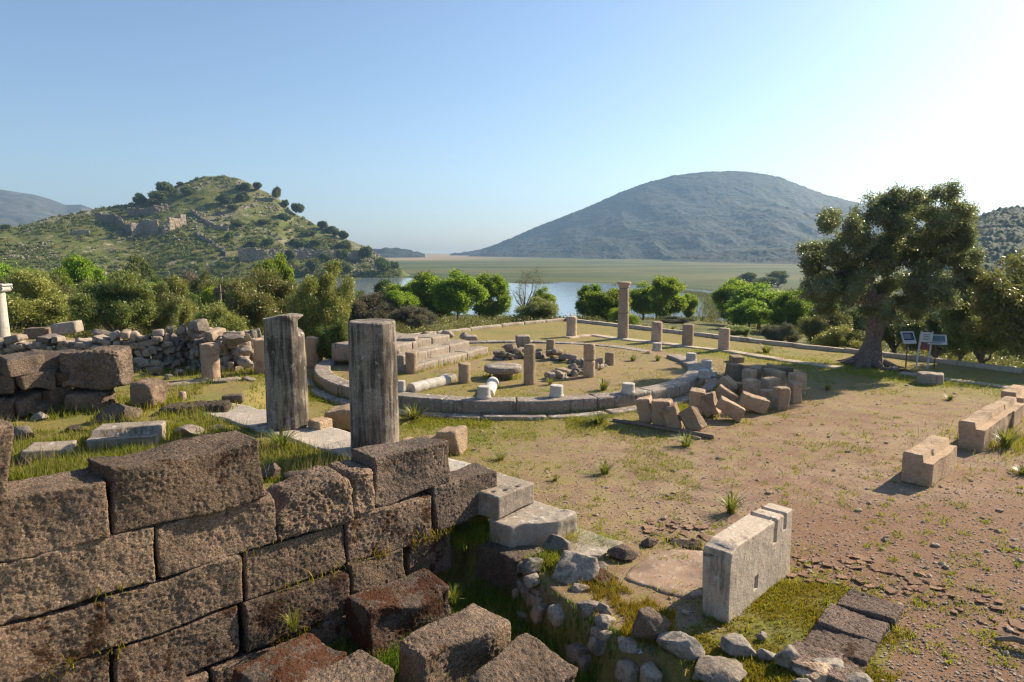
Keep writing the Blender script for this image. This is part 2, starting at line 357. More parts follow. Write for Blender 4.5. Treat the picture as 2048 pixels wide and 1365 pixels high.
# ground
def m_ground():
    t = NT('plaza_ground'); c = t.co(rnd=False, world=True); g = t.attr('grassy'); red = t.attr('red'); out = t.attr('out'); marsh = t.attr('marsh')
    big = t.noise(c, .45, 5, .6); mid = t.noise(c, 2.2, 6, .65); fine = t.noise(c, 14, 6, .75); tiny = t.noise(c, 60, 4, .8)
    col = t.mix(t.map(mid, .35, .65), (.25, .162, .10), (.385, .272, .175))
    col = t.mix(t.map(t.math('ADD', t.math('MULTIPLY', big, .7), t.math('MULTIPLY', red, .5)), .42, .66, 0, .8), col, (.235, .125, .068))
    col = t.mix(t.map(fine, .52, .68, 0, .6), col, (.13, .085, .058))
    col = t.mix(t.map(tiny, .58, .70, 0, .7), col, (.52, .43, .33))
    peb = t.vor(c, 17, 'F1'); rc = t.vor(c, 17, 'F1', 'Color'); sep = t.n('ShaderNodeSeparateColor'); t.l(rc, sep.inputs[0])
    isp = t.math('MULTIPLY', t.map(peb, .30, .22), t.map(sep.outputs[0], .70, .74))
    col = t.mix(isp, col, t.mix(sep.outputs[1], (.20, .17, .145), (.56, .50, .43)))
    gm = t.math('ADD', t.math('MULTIPLY', mid, .5), t.math('ADD', t.math('MULTIPLY', fine, .5), t.math('MULTIPLY', t.math('SUBTRACT', g, .5), .55)))
    gcol = t.mix(t.map(fine, .35, .65), (.14, .135, .02), (.31, .25, .065)); gcol = t.mix(t.map(big, .5, .65, 0, .7), gcol, (.13, .17, .018))
    col = t.mix(t.map(gm, .44, .58, 0, .85), col, gcol)
    fo = t.mix(t.map(t.noise(c, .5, 6, .7), .35, .65), (.045, .055, .014), (.15, .15, .038)); fo = t.mix(t.map(mid, .52, .66, 0, .6), fo, (.17, .125, .06))
    col = t.mix(out, col, fo)
    cs = t.n('ShaderNodeVectorMath'); cs.operation = 'MULTIPLY'; t.l(c, cs.inputs[0]); cs.inputs[1].default_value = (.35, 1, 1); cs = cs.outputs[0]
    m1 = t.noise(cs, .012, 6, .65); m2 = t.noise(cs, .06, 5, .7)
    ma = t.mix(t.map(m2, .35, .65), (.028, .050, .008), (.085, .105, .02)); ma = t.mix(t.map(t.noise(cs, .03, 6, .7), .5, .6, 0, .7), ma, (.022, .04, .008)); ma = t.mix(t.map(m1, .48, .58, 0, .8), ma, (.105, .105, .03))
    ma = t.mix(t.attr('tan'), ma, t.mix(m2, (.21, .155, .08), (.30, .225, .13)))
    col = t.mix(marsh, col, ma)
    b = t.bump(fine, .05, .8); b = t.bump(tiny, .02, .9, b); b = t.bump(t.math('MULTIPLY', isp, t.math('SUBTRACT', .3, peb)), .08, 1., b)
    return t.done(col, b)
M['ground'] = m_ground()
def m_hill():
    t = NT('hill_grass'); c = t.co(rnd=False, world=True); a = t.noise(c, .09, 6, .7); b_ = t.noise(c, .6, 6, .75); k = t.noise(c, .03, 4)
    col = t.mix(t.map(b_, .35, .65), (.058, .085, .012), (.14, .152, .026)); col = t.mix(t.map(a, .5, .62, 0, .8), col, (.16, .13, .05))
    col = t.mix(t.map(t.noise(c, .25, 6, .75), .54, .64, 0, .7), col, (.06, .072, .018))
    col = t.mix(t.math('MULTIPLY', t.map(t.noise(c, .18, 6, .8), .55, .61), t.map(k, .4, .55)), col, (.34, .29, .235))
    col = t.mix(t.math('MULTIPLY', t.attr('rocky'), t.map(b_, .38, .55)), col, (.38, .325, .26))
    return t.done(col, t.bump(b_, 1.2, .8))
M['hill'] = m_hill()
def m_forest(name, a, b, rock):
    t = NT(name); c = t.co(rnd=False, world=True); n1 = t.noise(c, .045, 6, .75); n2 = t.noise(c, .008, 6, .7)
    col = t.mix(t.map(n1, .35, .65), a, b); col = t.mix(t.map(n2, .53, .64, 0, .6), col, rock)
    return t.done(col, t.bump(n1, 1.5, .4))
M['forest'] = m_forest('forested_slope', (.008, .015, .009), (.016, .026, .015), (.032, .034, .028))
M['farmtn'] = m_forest('bare_mountain', (.05, .056, .045), (.10, .10, .08), (.17, .16, .135))
M['nearforest'] = m_forest('dark_wood_slope', (.015, .028, .01), (.045, .062, .02), (.08, .08, .04))
def m_water():
    t = NT('lake_water'); c = t.co(rnd=False, world=True); t.b.inputs['Specular IOR Level'].default_value = .5
    return t.done((.16, .21, .25), t.bump(t.noise(c, .5, 4, .6), .05, .25), .1)
M['water'] = m_water()
# ------------------------------------------------------------------ ground sheet
def build_ground():
    r = np.concatenate([np.arange(3., 14, .075), np.arange(14, 45, .13), np.geomspace(45, 4400, 250)])
    a = np.concatenate([np.arange(-46, 46.01, .2), np.arange(48, 312, 6.)])*math.pi/180
    A, Rr = np.meshgrid(a, r); x = Rr*np.sin(A); y = Rr*np.cos(A); na = len(a)
    z = terr(x, y); X, Y = x.ravel(), y.ravel(); Z = z.ravel(); p = xy3(X, Y)
    d = psdf(X, Y, SITE); sv = (X-S0[0])*SV[0]+(Y-S0[1])*SV[1]; su = (X-S0[0])*SU[0]+(Y-S0[1])*SU[1]
    rd = np.hypot(X-RC[0], Y-RC[1]); tr = psdf(X, Y, TRENCH); od = psdf(X, Y, MOSSY)
    gr = .42+.30*ss(9, 7, rd)*ss(6.3, 6.8, rd)*ss(24, 19, Y)+.55*ss(.3, -1.5, su)*ss(0, .5, (X-W0[0])*WV[0]+(Y-W0[1])*WV[1])
    gr += .22*ss(16, 24, Y)*ss(7, 9, rd)+.7*ss(0, -.2, tr)+.5*ss(.2, -.1, od)-.25*ss(2, 6, X)*ss(14, 10, Y)+.1*ss(7.5, 6, rd)
    gr += .5*ss(2.2, .6, np.abs((X-9)*.78+(Y-27.6)*.62))*ss(4, 7, X)
    gr += .25*ss(3, -3, X)*ss(24, 14, Y)
    red = ss(2.5, 5, X)*ss(11.5, 8, Y)+.3*ss(8, 5, np.hypot(X-9, Y-14))
    out = ss(.1, 1.2, d); marsh = ss(70, 150, d); tan = ss(-120, -250, X)*.0+ss(1000, 1300, Y)*ss(120, -200, X)
    i = np.arange(len(r)-1)[:, None]*na; j = np.arange(na); k = (j+1) % na
    F = np.stack([i+j, i+k, i+na+k, i+na+j], -1).reshape(-1, 4)[:, ::-1]
    me = mesh('ground', np.stack([X, Y, Z], 1), F, True, {'grassy': np.clip(gr, 0, 1.2), 'red': red, 'out': out, 'marsh': marsh, 'tan': tan})
    tag(add('ground', me, M['ground']), kind='structure')
MOSSY = [P(1440, 1255)[:2], P(1560, 1130)[:2], P(1640, 1150)[:2], P(1705, 1180)[:2], P(1790, 1230)[:2], P(1760, 1365)[:2], P(1700, 1420)[:2], P(1400, 1380)[:2], P(1300, 1280)[:2]]
build_ground()
lx = np.array([LAKE[k] for k in range(len(LAKE))]); lc = lx.mean(0)
V = np.array([[-1200, 120, LAKEZ], [700, 120, LAKEZ], [700, 800, LAKEZ], [-1200, 800, LAKEZ]])
tag(add('lake_water', mesh('lake_water', V, np.array([[0, 1, 2, 3]]), False), M['water']), kind='structure')
# the sea, beyond the marsh
V = np.array([P(700, 507, -13.2), P(975, 507, -13.2), P(960, 503.6, -13.2), P(700, 503.6, -13.2)])
tag(add('sea', mesh('sea', V, np.array([[0, 1, 2, 3]]), False), M['water']), kind='structure')
# ------------------------------------------------------------------ hills
def ridge_mesh(name, prof, base, dist, depthf, mat, nx=260, ny=90, rough=1., nfreq=.01, back=1.35, jag=0., jf=.06, rocky=None, power=1.0, gul=0.):
    px = np.linspace(prof[0][0], prof[-1][0], nx); py = np.interp(px, [q[0] for q in prof], [q[1] for q in prof])
    dist = np.interp(px, [q[0] for q in dist], [q[1] for q in dist]); bd = np.interp(px, [q[0] for q in base], [q[1] for q in base])
    t = np.concatenate([np.linspace(0, 1, ny), np.linspace(1, back, ny//4+1)[1:]]); V = []; rk = []
    for a in range(nx):
        dd = bd[a]+(dist[a]-bd[a])*t; top = RD(px[a], py[a], dist[a])[2]
        x = (px[a]-1024)/FPX*(dd*CP+(CAMH+10)*SP)
        f = np.where(t <= 1, depthf(np.clip(t, 0, 1)), np.clip(1-(np.clip(t-1, 0, 9)/(back-1))**1.5*1.02, 0, 1))
        V.append(np.stack([x, dd, -14.5+(top+14.5)*f], 1)); rk.append(t)
    V = np.concatenate(V); tt = np.concatenate(rk)
    n = (fbm(V*nfreq, 5, 51)-gul*np.abs(fbm(V*np.array([nfreq*2.2, nfreq*.6, 0]), 4, 57)))*rough*ss(0, .15, tt)*(1-.85*ss(.75, 1, tt)*ss(1.25, 1, tt))
    V[:, 2] += n
    if jag: V[:, 2] += jag*ss(.02, .1, tt)*(np.abs(vn(V*jf, 77))+.7*np.abs(vn(V*jf*2.3, 78))-.25)
    m = len(t); i = np.arange(nx-1)[:, None]*m; j = np.arange(m-1)
    F = np.stack([i+j, i+m+j, i+m+j+1, i+j+1], -1).reshape(-1, 4)
    return V, F, tt
HPROF = [(-420, 500), (-250, 478), (-100, 466), (0, 456), (50, 452), (100, 438), (180, 421), (250, 411), (285, 407), (330, 389), (365, 371), (400, 359), (425, 353), (450, 351), (480, 355), (510, 368), (540, 386), (562, 396), (590, 425), (620, 441), (660, 463), (700, 481), (730, 493), (760, 513), (790, 532), (815, 549), (840, 560)]
HB = [(-420, 300), (0, 330), (300, 395), (500, 425), (700, 445), (840, 455)]; HD = [(-420, 430), (0, 460), (250, 520), (450, 560), (600, 545), (760, 500), (840, 470)]
def hshape(t): return .16*ss(0, .12, t)+.84*(np.clip((t-.06)/.94, 0, 1)**1.12)
HV, HF, HT = ridge_mesh('hill', HPROF, HB, HD, hshape, None, 420, 150, 3.2, .03)
HV[:, 2] += 1.1*fbm(HV*.13, 4, 61)*ss(0, .1, HT)
pxs = np.repeat(np.linspace(-420, 840, 420), 150+37)
rocky = ss(.80, .97, HT)*ss(-.15, .3, fbm(HV*.09, 4, 67))*(.9*ss(360, 400, pxs)*ss(520, 480, pxs)+.8*ss(80, 130, pxs)*ss(330, 250, pxs)+.25)*1. +.55*ss(.25, .5, fbm(HV*.025, 4, 66))
tag(add('hill', mesh('hill', HV, HF, True, {'rocky': np.clip(rocky, 0, 1)}), M['hill']), kind='structure')
HVf = HV.reshape(420, 187, 3)
def hill_at(px, py):                       # ground point on the hill under a line of sight
    k = int(np.clip(round((px+420)/1260*419), 0, 419)); col = HVf[k][:150]
    zc = col[:, 1]*CP+(CAMH-col[:, 2])*SP; q = 682.5-FPX*((col[:, 2]-CAMH)*CP+col[:, 1]*SP)/zc
    j = int(np.argmax(q <= py)) if (q <= py).any() else 149
    return col[j]
MPROF = [(900, 514), (960, 500), (1000, 485), (1040, 468), (1080, 450), (1120, 435), (1160, 420), (1200, 402), (1240, 385), (1290, 366), (1340, 352), (1400, 345), (1450, 343), (1500, 345), (1550, 355), (1590, 370), (1640, 388), (1690, 402), (1740, 411), (1800, 428), (1900, 455), (2000, 480), (2100, 500), (2300, 520)]
MB = [(900, 1900), (1000, 1700), (1200, 1250), (1400, 950), (1600, 760), (1800, 700), (2300, 700)]; MD = [(900, 2300), (1200, 2150), (1450, 2000), (1700, 1800), (2300, 1700)]
V_, F_, T_ = ridge_mesh('mountain', MPROF, MB, MD, lambda t: .75*t**2.2+.25*t, None, 640, 260, 30., .004, jag=3.0, jf=.11, gul=.9)
tag(add('mountain', mesh('mountain', V_, F_, True), M['forest']), kind='structure')
V_, F_, T_ = ridge_mesh('mountain', [(1500, 470), (1600, 420), (1680, 406), (1760, 408), (1840, 420), (1940, 429), (2050, 440), (2300, 470)], [(1500, 2300), (2300, 2200)], [(1500, 2700), (2300, 2600)], lambda t: t, None, 160, 40, 30., .003)
tag(add('far_mountain', mesh('far_mountain', V_, F_, True), M['forest']), kind='structure')
V_, F_, T_ = ridge_mesh('mountain', [(-700, 400), (-420, 360), (-200, 350), (-80, 362), (0, 378), (40, 385), (80, 391), (110, 400), (140, 411), (170, 409), (190, 416), (230, 440), (290, 470), (400, 497), (480, 505)], [(-700, 1900), (480, 1900)], [(-700, 2700), (480, 2600)], lambda t: t**.9, None, 260, 90, 40., .005)
tag(add('far_mountain', mesh('far_mountain', V_, F_, True), M['farmtn']), kind='structure')
V_, F_, T_ = ridge_mesh('hill', [(1800, 560), (1860, 500), (1900, 462), (1945, 436), (1980, 422), (2020, 415), (2060, 418), (2140, 410), (2300, 430), (2500, 520)], [(1800, 190), (2500, 180)], [(1800, 420), (1950, 400), (2500, 360)], lambda t: t**.95, None, 360, 190, 6., .03, jag=2.2, jf=.34)
tag(add('wooded_hill', mesh('wooded_hill', V_, F_, True), M['nearforest']), kind='structure')
V_, F_, T_ = ridge_mesh('hill', [(735, 508), (750, 500), (770, 497), (790, 498), (810, 502), (830, 506), (850, 508)], [(735, 1500), (850, 1600)], [(735, 1650), (850, 1700)], lambda t: t**.7, None, 60, 20, 4., .03, jag=6, jf=.03)
tag(add('far_hill', mesh('far_hill', V_, F_, True), M['forest']), kind='structure')
# ------------------------------------------------------------------ foliage
def leaves(cent, per, spread, L, W, rg, ct=None, up=.2):
    n = len(cent)*per; c = np.repeat(cent, per, 0)+rg.normal(size=(n, 3))*spread
    a = rg.normal(size=(n, 3)); a[:, 2] += up; a /= np.linalg.norm(a, axis=1)[:, None]
    b = np.cross(a, rg.normal(size=(n, 3))); b /= np.linalg.norm(b, axis=1)[:, None]+1e-9
    l = L*rg.uniform(.6, 1.3, (n, 1)); w = W*rg.uniform(.7, 1.2, (n, 1))
    V = np.stack([c-a*l/2, c+b*w/2-a*l*.05, c+a*l/2, c-b*w/2-a*l*.05], 1).reshape(-1, 3)
    F = np.arange(n*4).reshape(-1, 4)
    ct = rg.uniform(0, 1, len(cent)) if ct is None else ct
    t = np.clip(.5*np.repeat(ct, per)+.5*rg.uniform(0, 1, n), 0, 1)
    return V, F, np.repeat(t, 4)
def lobe_pts(lobes, dens, rg, hole=.0, hf=1.1):
    out = []
    for cx, cy, cz, rx, ry, rz in lobes:
        n = int(dens*(rx*ry+ry*rz+rx*rz)*4)
        d = rg.normal(size=(n, 3)); d /= np.linalg.norm(d, axis=1)[:, None]
        r = rg.uniform(.35, 1., n)**.5*(1+.22*vn(d*2.1+cx*3.1+cz, 5))
        out.append(d*r[:, None]*np.array([rx, ry, rz])+np.array([cx, cy, cz]))
    p = np.concatenate(out); return p[vn(p*hf+3.3, 8) > hole-.75]
def make_tree(seed, H, W, crown0, nl, dens, per, L, Wd, spread, tr, lean=0., hole=0.25, lobe=.27, limbs=6, zfl=.5):
    rg = np.random.default_rng(seed); big = []; cz = (crown0+H)/2; hz = (H-crown0)/2
    for k in range(nl):
        d = rg.normal(size=3); d /= np.linalg.norm(d); f = rg.uniform(.4, .74); s = lobe*rg.uniform(.65, 1.2)
        big.append((d[0]*W/2*f, d[1]*W/2*f, cz+d[2]*hz*f, W*s*.8, W*s*.8, min(W*s*.7, hz*.6)))
    lobes = sub_lobes(big, 7, .5, rg)
    p = lobe_pts(lobes, dens, rg, hole); p = p[p[:, 2] > .05]
    ct = np.clip(.45+.55*vn(p*1.1+seed, 9)+rg.normal(size=len(p))*.18, 0, 1)
    V, F, t = leaves(p, per, spread, L, Wd, rg, ct)
    crown = mesh('crown', V, F, False, {'tint': t})
    b = Bag(); fork = max(crown0*.9, H*.22)
    main = np.array([[0, 0, -.25], [0, 0, 0], [lean*.3, .03, fork*.5], [lean, 0, fork]]); Vt, Ft, Tt = tube_geo(main, [tr*1.5, tr*1.25, tr, tr*.85], 10)
    b.add(Vt, Ft); b.add(Vt, Tt)
    for k in range(limbs):
        e = np.array(big[k % len(big)][:3]); m = main[-1]*.5+e*.5+rg.normal(size=3)*.12*W*.3
        Vt, Ft, Tt = tube_geo([main[-1]-[0, 0, tr*.6], m, e], [tr*.62, tr*.4, tr*.12], 7); b.add(Vt, Ft)
    return crown, b.mesh('trunk'), H, W
def sub_lobes(big, n, f, rg):
    out = []
    for cx, cy, cz, rx, ry, rz in big:
        for k in range(n):
            d = rg.normal(size=3); d /= np.linalg.norm(d); d *= rg.uniform(.45, .95); q = f*rg.uniform(.6, 1.15)
            out.append((cx+d[0]*rx, cy+d[1]*ry, cz+d[2]*rz, rx*q, ry*q, rz*q*.85))
    return out
TP = {}
TP['olive_tree'] = [make_tree(s, 5., 5., .9, 15, 34, 8, .19, .06, .13, .17, .2, .42, .27) for s in (1, 2, 3)]
TP['green_tree'] = [make_tree(s, 7., 6., .85, 19, 19, 8, .26, .15, .24, .15, .1, .52, .28) for s in (11, 12, 13, 14)]
TP['dark_tree'] = [make_tree(s, 6., 6., .6, 16, 22, 8, .24, .11, .2, .2, 0, .3) for s in (21, 22)]
TP['shrub'] = [make_tree(s, 2.2, 3., 0.0, 15, 60, 8, .13, .045, .09, .05, 0, .35, .25, 5) for s in (31, 32)]
TP['bare_tree'] = [make_tree(41, 6., 5., 1.6, 10, 9, 6, .16, .05, .26, .14, .2, .55, .22, 10)]
TN = [0]
def plant(kind, mat, px, ytop, wpx, d, label, cat='tree', group=None, name=None, yaw=None, zb=None):
    TN[0] += 1; pr = TP[kind][TN[0] % len(TP[kind])]; cm, tm, H, W = pr
    top = RD(px, ytop, d); z = gz(top[0], d) if zb is None else zb; hh = top[2]-z; ww = wpx*d/FPX
    o = empty(name or kind, label, cat, (top[0], d, z-.05), yaw if yaw is not None else TN[0]*2.4, group)
    q_ = (.95+.2*(TN[0] % 3)/2) if kind == 'green_tree' else 1.06; o.scale = (ww/W*q_, ww/W*q_, hh/H*1.02)
    c = bpy.data.objects.new('crown', cm); C.objects.link(c); c.parent = o
    if not cm.materials: cm.materials.append(M['olive'])
    c.material_slots[0].link = 'OBJECT'; c.material_slots[0].material = M[mat]
    t = bpy.data.objects.new('trunk', tm); C.objects.link(t); t.parent = o
    if not tm.materials: tm.materials.append(M['bark'])
    return o
gL, gR, gM = 'olive trees beyond the rubble wall', 'trees beyond the right kerb', 'bright green trees between site and lake'
for a in [
 ('olive_tree', 'olive_pale', 72, 543, 160, 40, 'broad silvery olive tree right beside the column with carved capital', 'tree', gL),
 ('olive_tree', 'olive_pale', 222, 540, 150, 38, 'tall silvery olive tree behind the two squared blocks on the rubble wall', 'tree', gL),
 ('olive_tree', 'olive', 312, 578, 90, 40, 'small dark olive with slanting stem behind the middle of the rubble wall', 'tree', gL),
 ('olive_tree', 'olive_pale', 366, 555, 80, 43, 'slender upright olive tree just left of the utility pole', 'tree', gL),
 ('olive_tree', 'olive', 530, 533, 150, 36, 'large dark-hearted olive tree behind the broken-topped pillar', 'tree', gL),
 ('olive_tree', 'olive_pale', 640, 542, 120, 33, 'yellowish olive tree in the gap between the two tall pillars', 'tree', gL),
 ('olive_tree', 'olive_pale', -30, 560, 130, 46, 'silvery olive tree cut off behind the column with carved capital', 'tree', gL),
 ('shrub', 'olive_pale', 452, 608, 130, 33, 'pale silvery bush at the foot of the utility pole', 'bush', None),
 ('shrub', 'darkgreen', 672, 638, 75, 24.5, 'dark green bush low between the two tall pillars', 'bush', None),
 ('shrub', 'greybush', 735, 588, 110, 60, 'grey twiggy bush above the flat-topped pillar', 'bush', None),
 ('shrub', 'greybush', 830, 610, 90, 55, 'pinkish grey twiggy bush behind the stepped base', 'bush', None),
 ('dark_tree', 'darkgreen', 278, 508, 88, 150, 'round dark tree on the flat at the foot of the ruin hill', 'tree', None),
 ('green_tree', 'green', 160, 524, 90, 75, 'green tree peeping over the silvery olives left of the ruin terrace', 'tree', None),
 ('green_tree', 'green', 20, 520, 100, 80, 'green tree at the left edge above the carved capital', 'tree', None),
 ('green_tree', 'yellowgreen', 545, 517, 80, 62, 'bright green tree rising behind the dark-hearted olive', 'tree', None),
 ('dark_tree', 'darkgreen', 770, 556, 70, 105, 'dark green tree against the left patch of lake water', 'tree', None),
 ('dark_tree', 'darkgreen', 858, 540, 60, 150, 'dark rounded tree top over the left end of the bright green trees', 'tree', None),
 ('green_tree', 'green', 812, 555, 80, 78, 'leftmost bright green tree before the lake', 'tree', gM),
 ('green_tree', 'green', 868, 552, 90, 72, 'second bright green tree from the left before the lake', 'tree', gM),
 ('green_tree', 'green', 915, 546, 90, 66, 'tallest bright green tree left of the bare brown tree', 'tree', gM),
 ('green_tree', 'green', 984, 555, 85, 74, 'bright green tree with dark trunk just left of the bare brown tree', 'tree', gM),
 ('bare_tree', 'greybush', 1052, 529, 78, 78, 'nearly bare brownish tree before the far lake shore', 'tree', None),
 ('shrub', 'olive_pale', 1072, 594, 90, 60, 'grey green bush under the nearly bare brown tree', 'bush', None),
 ('green_tree', 'green', 1088, 577, 52, 80, 'bright green tree between the bare brown tree and the water gap', 'tree', gM),
 ('green_tree', 'green', 1180, 574, 56, 74, 'bright green tree on the right bank of the water gap', 'tree', gM),
 ('green_tree', 'yellowgreen', 1213, 573, 84, 58, 'yellow green tree directly left of the tall drum column', 'tree', gM),
 ('shrub', 'yellowgreen', 1248, 610, 60, 52, 'yellow green bush behind the foot of the tall drum column', 'bush', None),
 ('green_tree', 'green', 1288, 568, 80, 76, 'bright green tree right of the tall drum column', 'tree', gM),
 ('green_tree', 'green', 1334, 560, 72, 72, 'wide bright green tree above the row of short columns', 'tree', gM),
 ('green_tree', 'green', 1380, 583, 36, 80, 'small slim green tree at the edge of the right water gap', 'tree', gM),
 ('green_tree', 'green', 1470, 563, 80, 74, 'bright green tree right of the right water gap', 'tree', gM),
 ('green_tree', 'green', 1522, 570, 110, 64, 'wide bright green tree before the marsh, between two others', 'tree', gM),
 ('green_tree', 'yellowgreen', 1585, 588, 100, 56, 'lighter green tree beside the left side of the big olive', 'tree', gM),
 ('green_tree', 'green', 1640, 560, 80, 74, 'green tree partly hidden by the left crown of the big olive', 'tree', gM),
 ('shrub', 'greybush', 1566, 645, 66, 47, 'pale dry bush under the lighter green tree', 'bush', None),
 ('shrub', 'olive', 1655, 620, 90, 44, 'dull grey green bush behind the kerb left of the big olive trunk', 'bush', None),
 ('shrub', 'olive_pale', 1694, 650, 104, 34.5, 'sunlit pale olive bush on the kerb just left of the big olive trunk', 'bush', None),
 ('shrub', 'olive_pale', 1470, 650, 60, 50, 'low grey bush behind the kerb right of the last short column', 'bush', None),
 ('shrub', 'greybush', 1352, 632, 60, 62, 'low dry bush behind the row of short columns', 'bush', None),
 ('olive_tree', 'olive', 1800, 590, 150, 36, 'dark olive thicket behind the information signs', 'tree', gR),
 ('olive_tree', 'olive', 1880, 600, 150, 33, 'dark olive thicket right of the information signs', 'tree', gR),
 ('olive_tree', 'olive_pale', 1925, 630, 90, 34, 'paler olive between the signs and the big trees on the right edge', 'tree', gR),
 ('olive_tree', 'olive', 1985, 575, 170, 28, 'large dark olive tree near the right edge above the kerb', 'tree', gR),
 ('olive_tree', 'olive', 2085, 505, 260, 25, 'largest olive tree cut off by the right edge', 'tree', gR),
 ('dark_tree', 'darkgreen', 1557, 540, 40, 330, 'lone dark round tree out on the marsh', 'tree', None),
 ('dark_tree', 'darkgreen', 1497, 544, 44, 340, 'low pair of dark trees out on the marsh left of the round one', 'tree', None),
 ('dark_tree', 'darkgreen', 1527, 553, 50, 300, 'flat dark bush on the marsh between two marsh trees', 'bush', None),
 ('shrub', 'greybush', 395, 548, 80, 120, 'brownish bush on the flat right of the round dark tree', 'bush', None),
 ('shrub', 'scrub', 95, 585, 120, 55, 'dense dark bush filling the gap between the two left olives', 'bush', None),
]: plant(*a[:3], *a[3:6], *a[6:])
def belt():
    rg = np.random.default_rng(61)
    for i in range(64):
        px = -60+i*12.5+rg.uniform(-9, 9); d = rg.uniform(52, 130); yt = 562+rg.uniform(-14, 16)+(40 if px > 570 else 0); k = ('dark_tree', 'olive_tree', 'green_tree', 'shrub')[rg.integers(4)]
        m = {'dark_tree': 'darkgreen', 'olive_tree': 'olive', 'green_tree': ('green', 'yellowgreen', 'darkgreen')[i % 3], 'shrub': ('scrub', 'greybush', 'olive')[i % 3]}[k]
        plant(k, m, px, yt, rg.uniform(55, 100), d, 'leafy tree crowded in the green belt between the front olives and the hill', 'tree', 'trees of the belt below the hill', 'tree')
    for i, (px, yt, w, d) in enumerate([(800, 575, 70, 62), (845, 565, 80, 95), (1315, 578, 70, 98), (1478, 575, 80, 92), (1555, 578, 90, 88), (1610, 575, 80, 95), (1500, 600, 90, 58), (1700, 610, 80, 60), (1660, 600, 90, 66)]):
        plant(('green_tree', 'dark_tree')[i % 2], ('green', 'darkgreen')[i % 2], px, yt, w, d, 'fuller green tree standing in the second row before the lake', 'tree', 'second row of trees before the lake', 'tree')
belt()
# unnamed low cover on the slope outside the site
def cover():
    rg = np.random.default_rng(5); n = 5200
    px = rg.uniform(-80, 2130, n); d = np.exp(rg.uniform(math.log(27), math.log(230), n)); x = (px-1024)/FPX*d
    s = psdf(x, d, SITE); lk = psdf(x, d, LAKE); k = (s > 1.4) & (lk > 4) & (fbm(xy3(x, d)*.06, 3, 14)+.22*(px < 700)-.25*(px > 1700)*0 > -.12); x, d = x[k], d[k]; z = terr(x, d)
    sz = rg.uniform(.3, .9, len(x))*(1+d/90)*np.where(((x/d*FPX+1024) > 640) & (d < 260), .26, 1.); V = []; T = []
    p = np.repeat(np.stack([x, d, z], 1), 7, 0); sz = np.repeat(sz, 7)
    off = rg.normal(size=p.shape)*.5; off[:, 2] = np.abs(off[:, 2])*.7
    p = p+off*sz[:, None]; V, F, t = leaves(p, 10, .22, .2, .09, rg)
    me = mesh('undergrowth', V, F, False, {'tint': t}); tag(add('undergrowth', me, M['scrub']), kind='stuff')
cover()
# hill scrub (mass) and the trees on the hill one can tell apart
def hillscrub():
    rg = np.random.default_rng(9); cs = []; n = 0
    px = rg.uniform(-60, 800, 5200); k = np.clip(((px+420)/1260*419).astype(int), 0, 419); j = (rg.uniform(0, 1, 5200)**1.15*146).astype(int)+3
    p = HVf[k, j]; m = fbm(p*.03, 3, 31)+.25*(1-j/150.)-.22*(j > 112); keep = m > rg.uniform(-.3, .42, len(m)); p = p[keep]
    sz = rg.uniform(.35, 1.45, len(p))*np.where(rg.uniform(size=len(p)) > .93, 1.9, 1)
    q = np.repeat(p, 12, 0); s = np.repeat(sz, 12); o = rg.normal(size=q.shape)*.55; o[:, 2] = np.abs(o[:, 2])*.8; q = q+o*s[:, None]
    V, F, t = leaves(q, 6, .45, 1.0, .55, rg, np.repeat(rg.uniform(0, 1, len(p)), 12)); tag(add('hill_scrub', mesh('hill_scrub', V, F, False, {'tint': t}), M['scrub']), kind='stuff')
    b = Bag(); px = rg.uniform(-60, 760, 4200); k = np.clip(((px+420)/1260*419).astype(int), 0, 419); j = (rg.uniform(0, 1, 4200)*148).astype(int)+2; p = HVf[k, j]
    m = fbm(p*.028, 3, 66)+.5*ss(110, 140, j)*((px > 80) & (px < 320) | (px > 380) & (px < 500)); p = p[m > .10]
    for i, q in enumerate(p):
        s = rg.uniform(.5, 1.9); V, F = PB[i % len(PB)]; b.add(xf(V*np.array([s*1.3, s, s*.8]), q-[0, 0, s*.25], (0, 0, rg.uniform(0, 6))), F, rg.uniform(.3, .8))
    tag(add('hill_rocks', b.mesh('hill_rocks', False), M['hillrock']), kind='stuff')
PB = [rock_geo(1, 1, 1, s, 2, .15, 9) for s in range(8)]
hillscrub()
def hilltree(px, yb, hpx, wpx, label, group, mat='scrub'):
    p = hill_at(px, yb); d = p[1]; cm, tm, H, W = HT_P[TN[0] % 4]; TN[0] += 1
    o = bpy.data.objects.new('hill_tree', cm); C.objects.link(o); o.location = p-[0, 0, .3]; s = .85*wpx*d/FPX/W; o.scale = (s, s, hpx*d/FPX/H); o.rotation_euler[2] = TN[0]
    if not cm.materials: cm.materials.append(M['darkgreen'])
    return tag(o, label, 'tree', group)
HT_P = [make_tree(s, 6., 6., .5, 8, 13, 7, .62, .34, .42, .2, 0, .45, .31) for s in (51, 52, 53, 54)]
gS = 'trees along the skyline of the ruin hill'
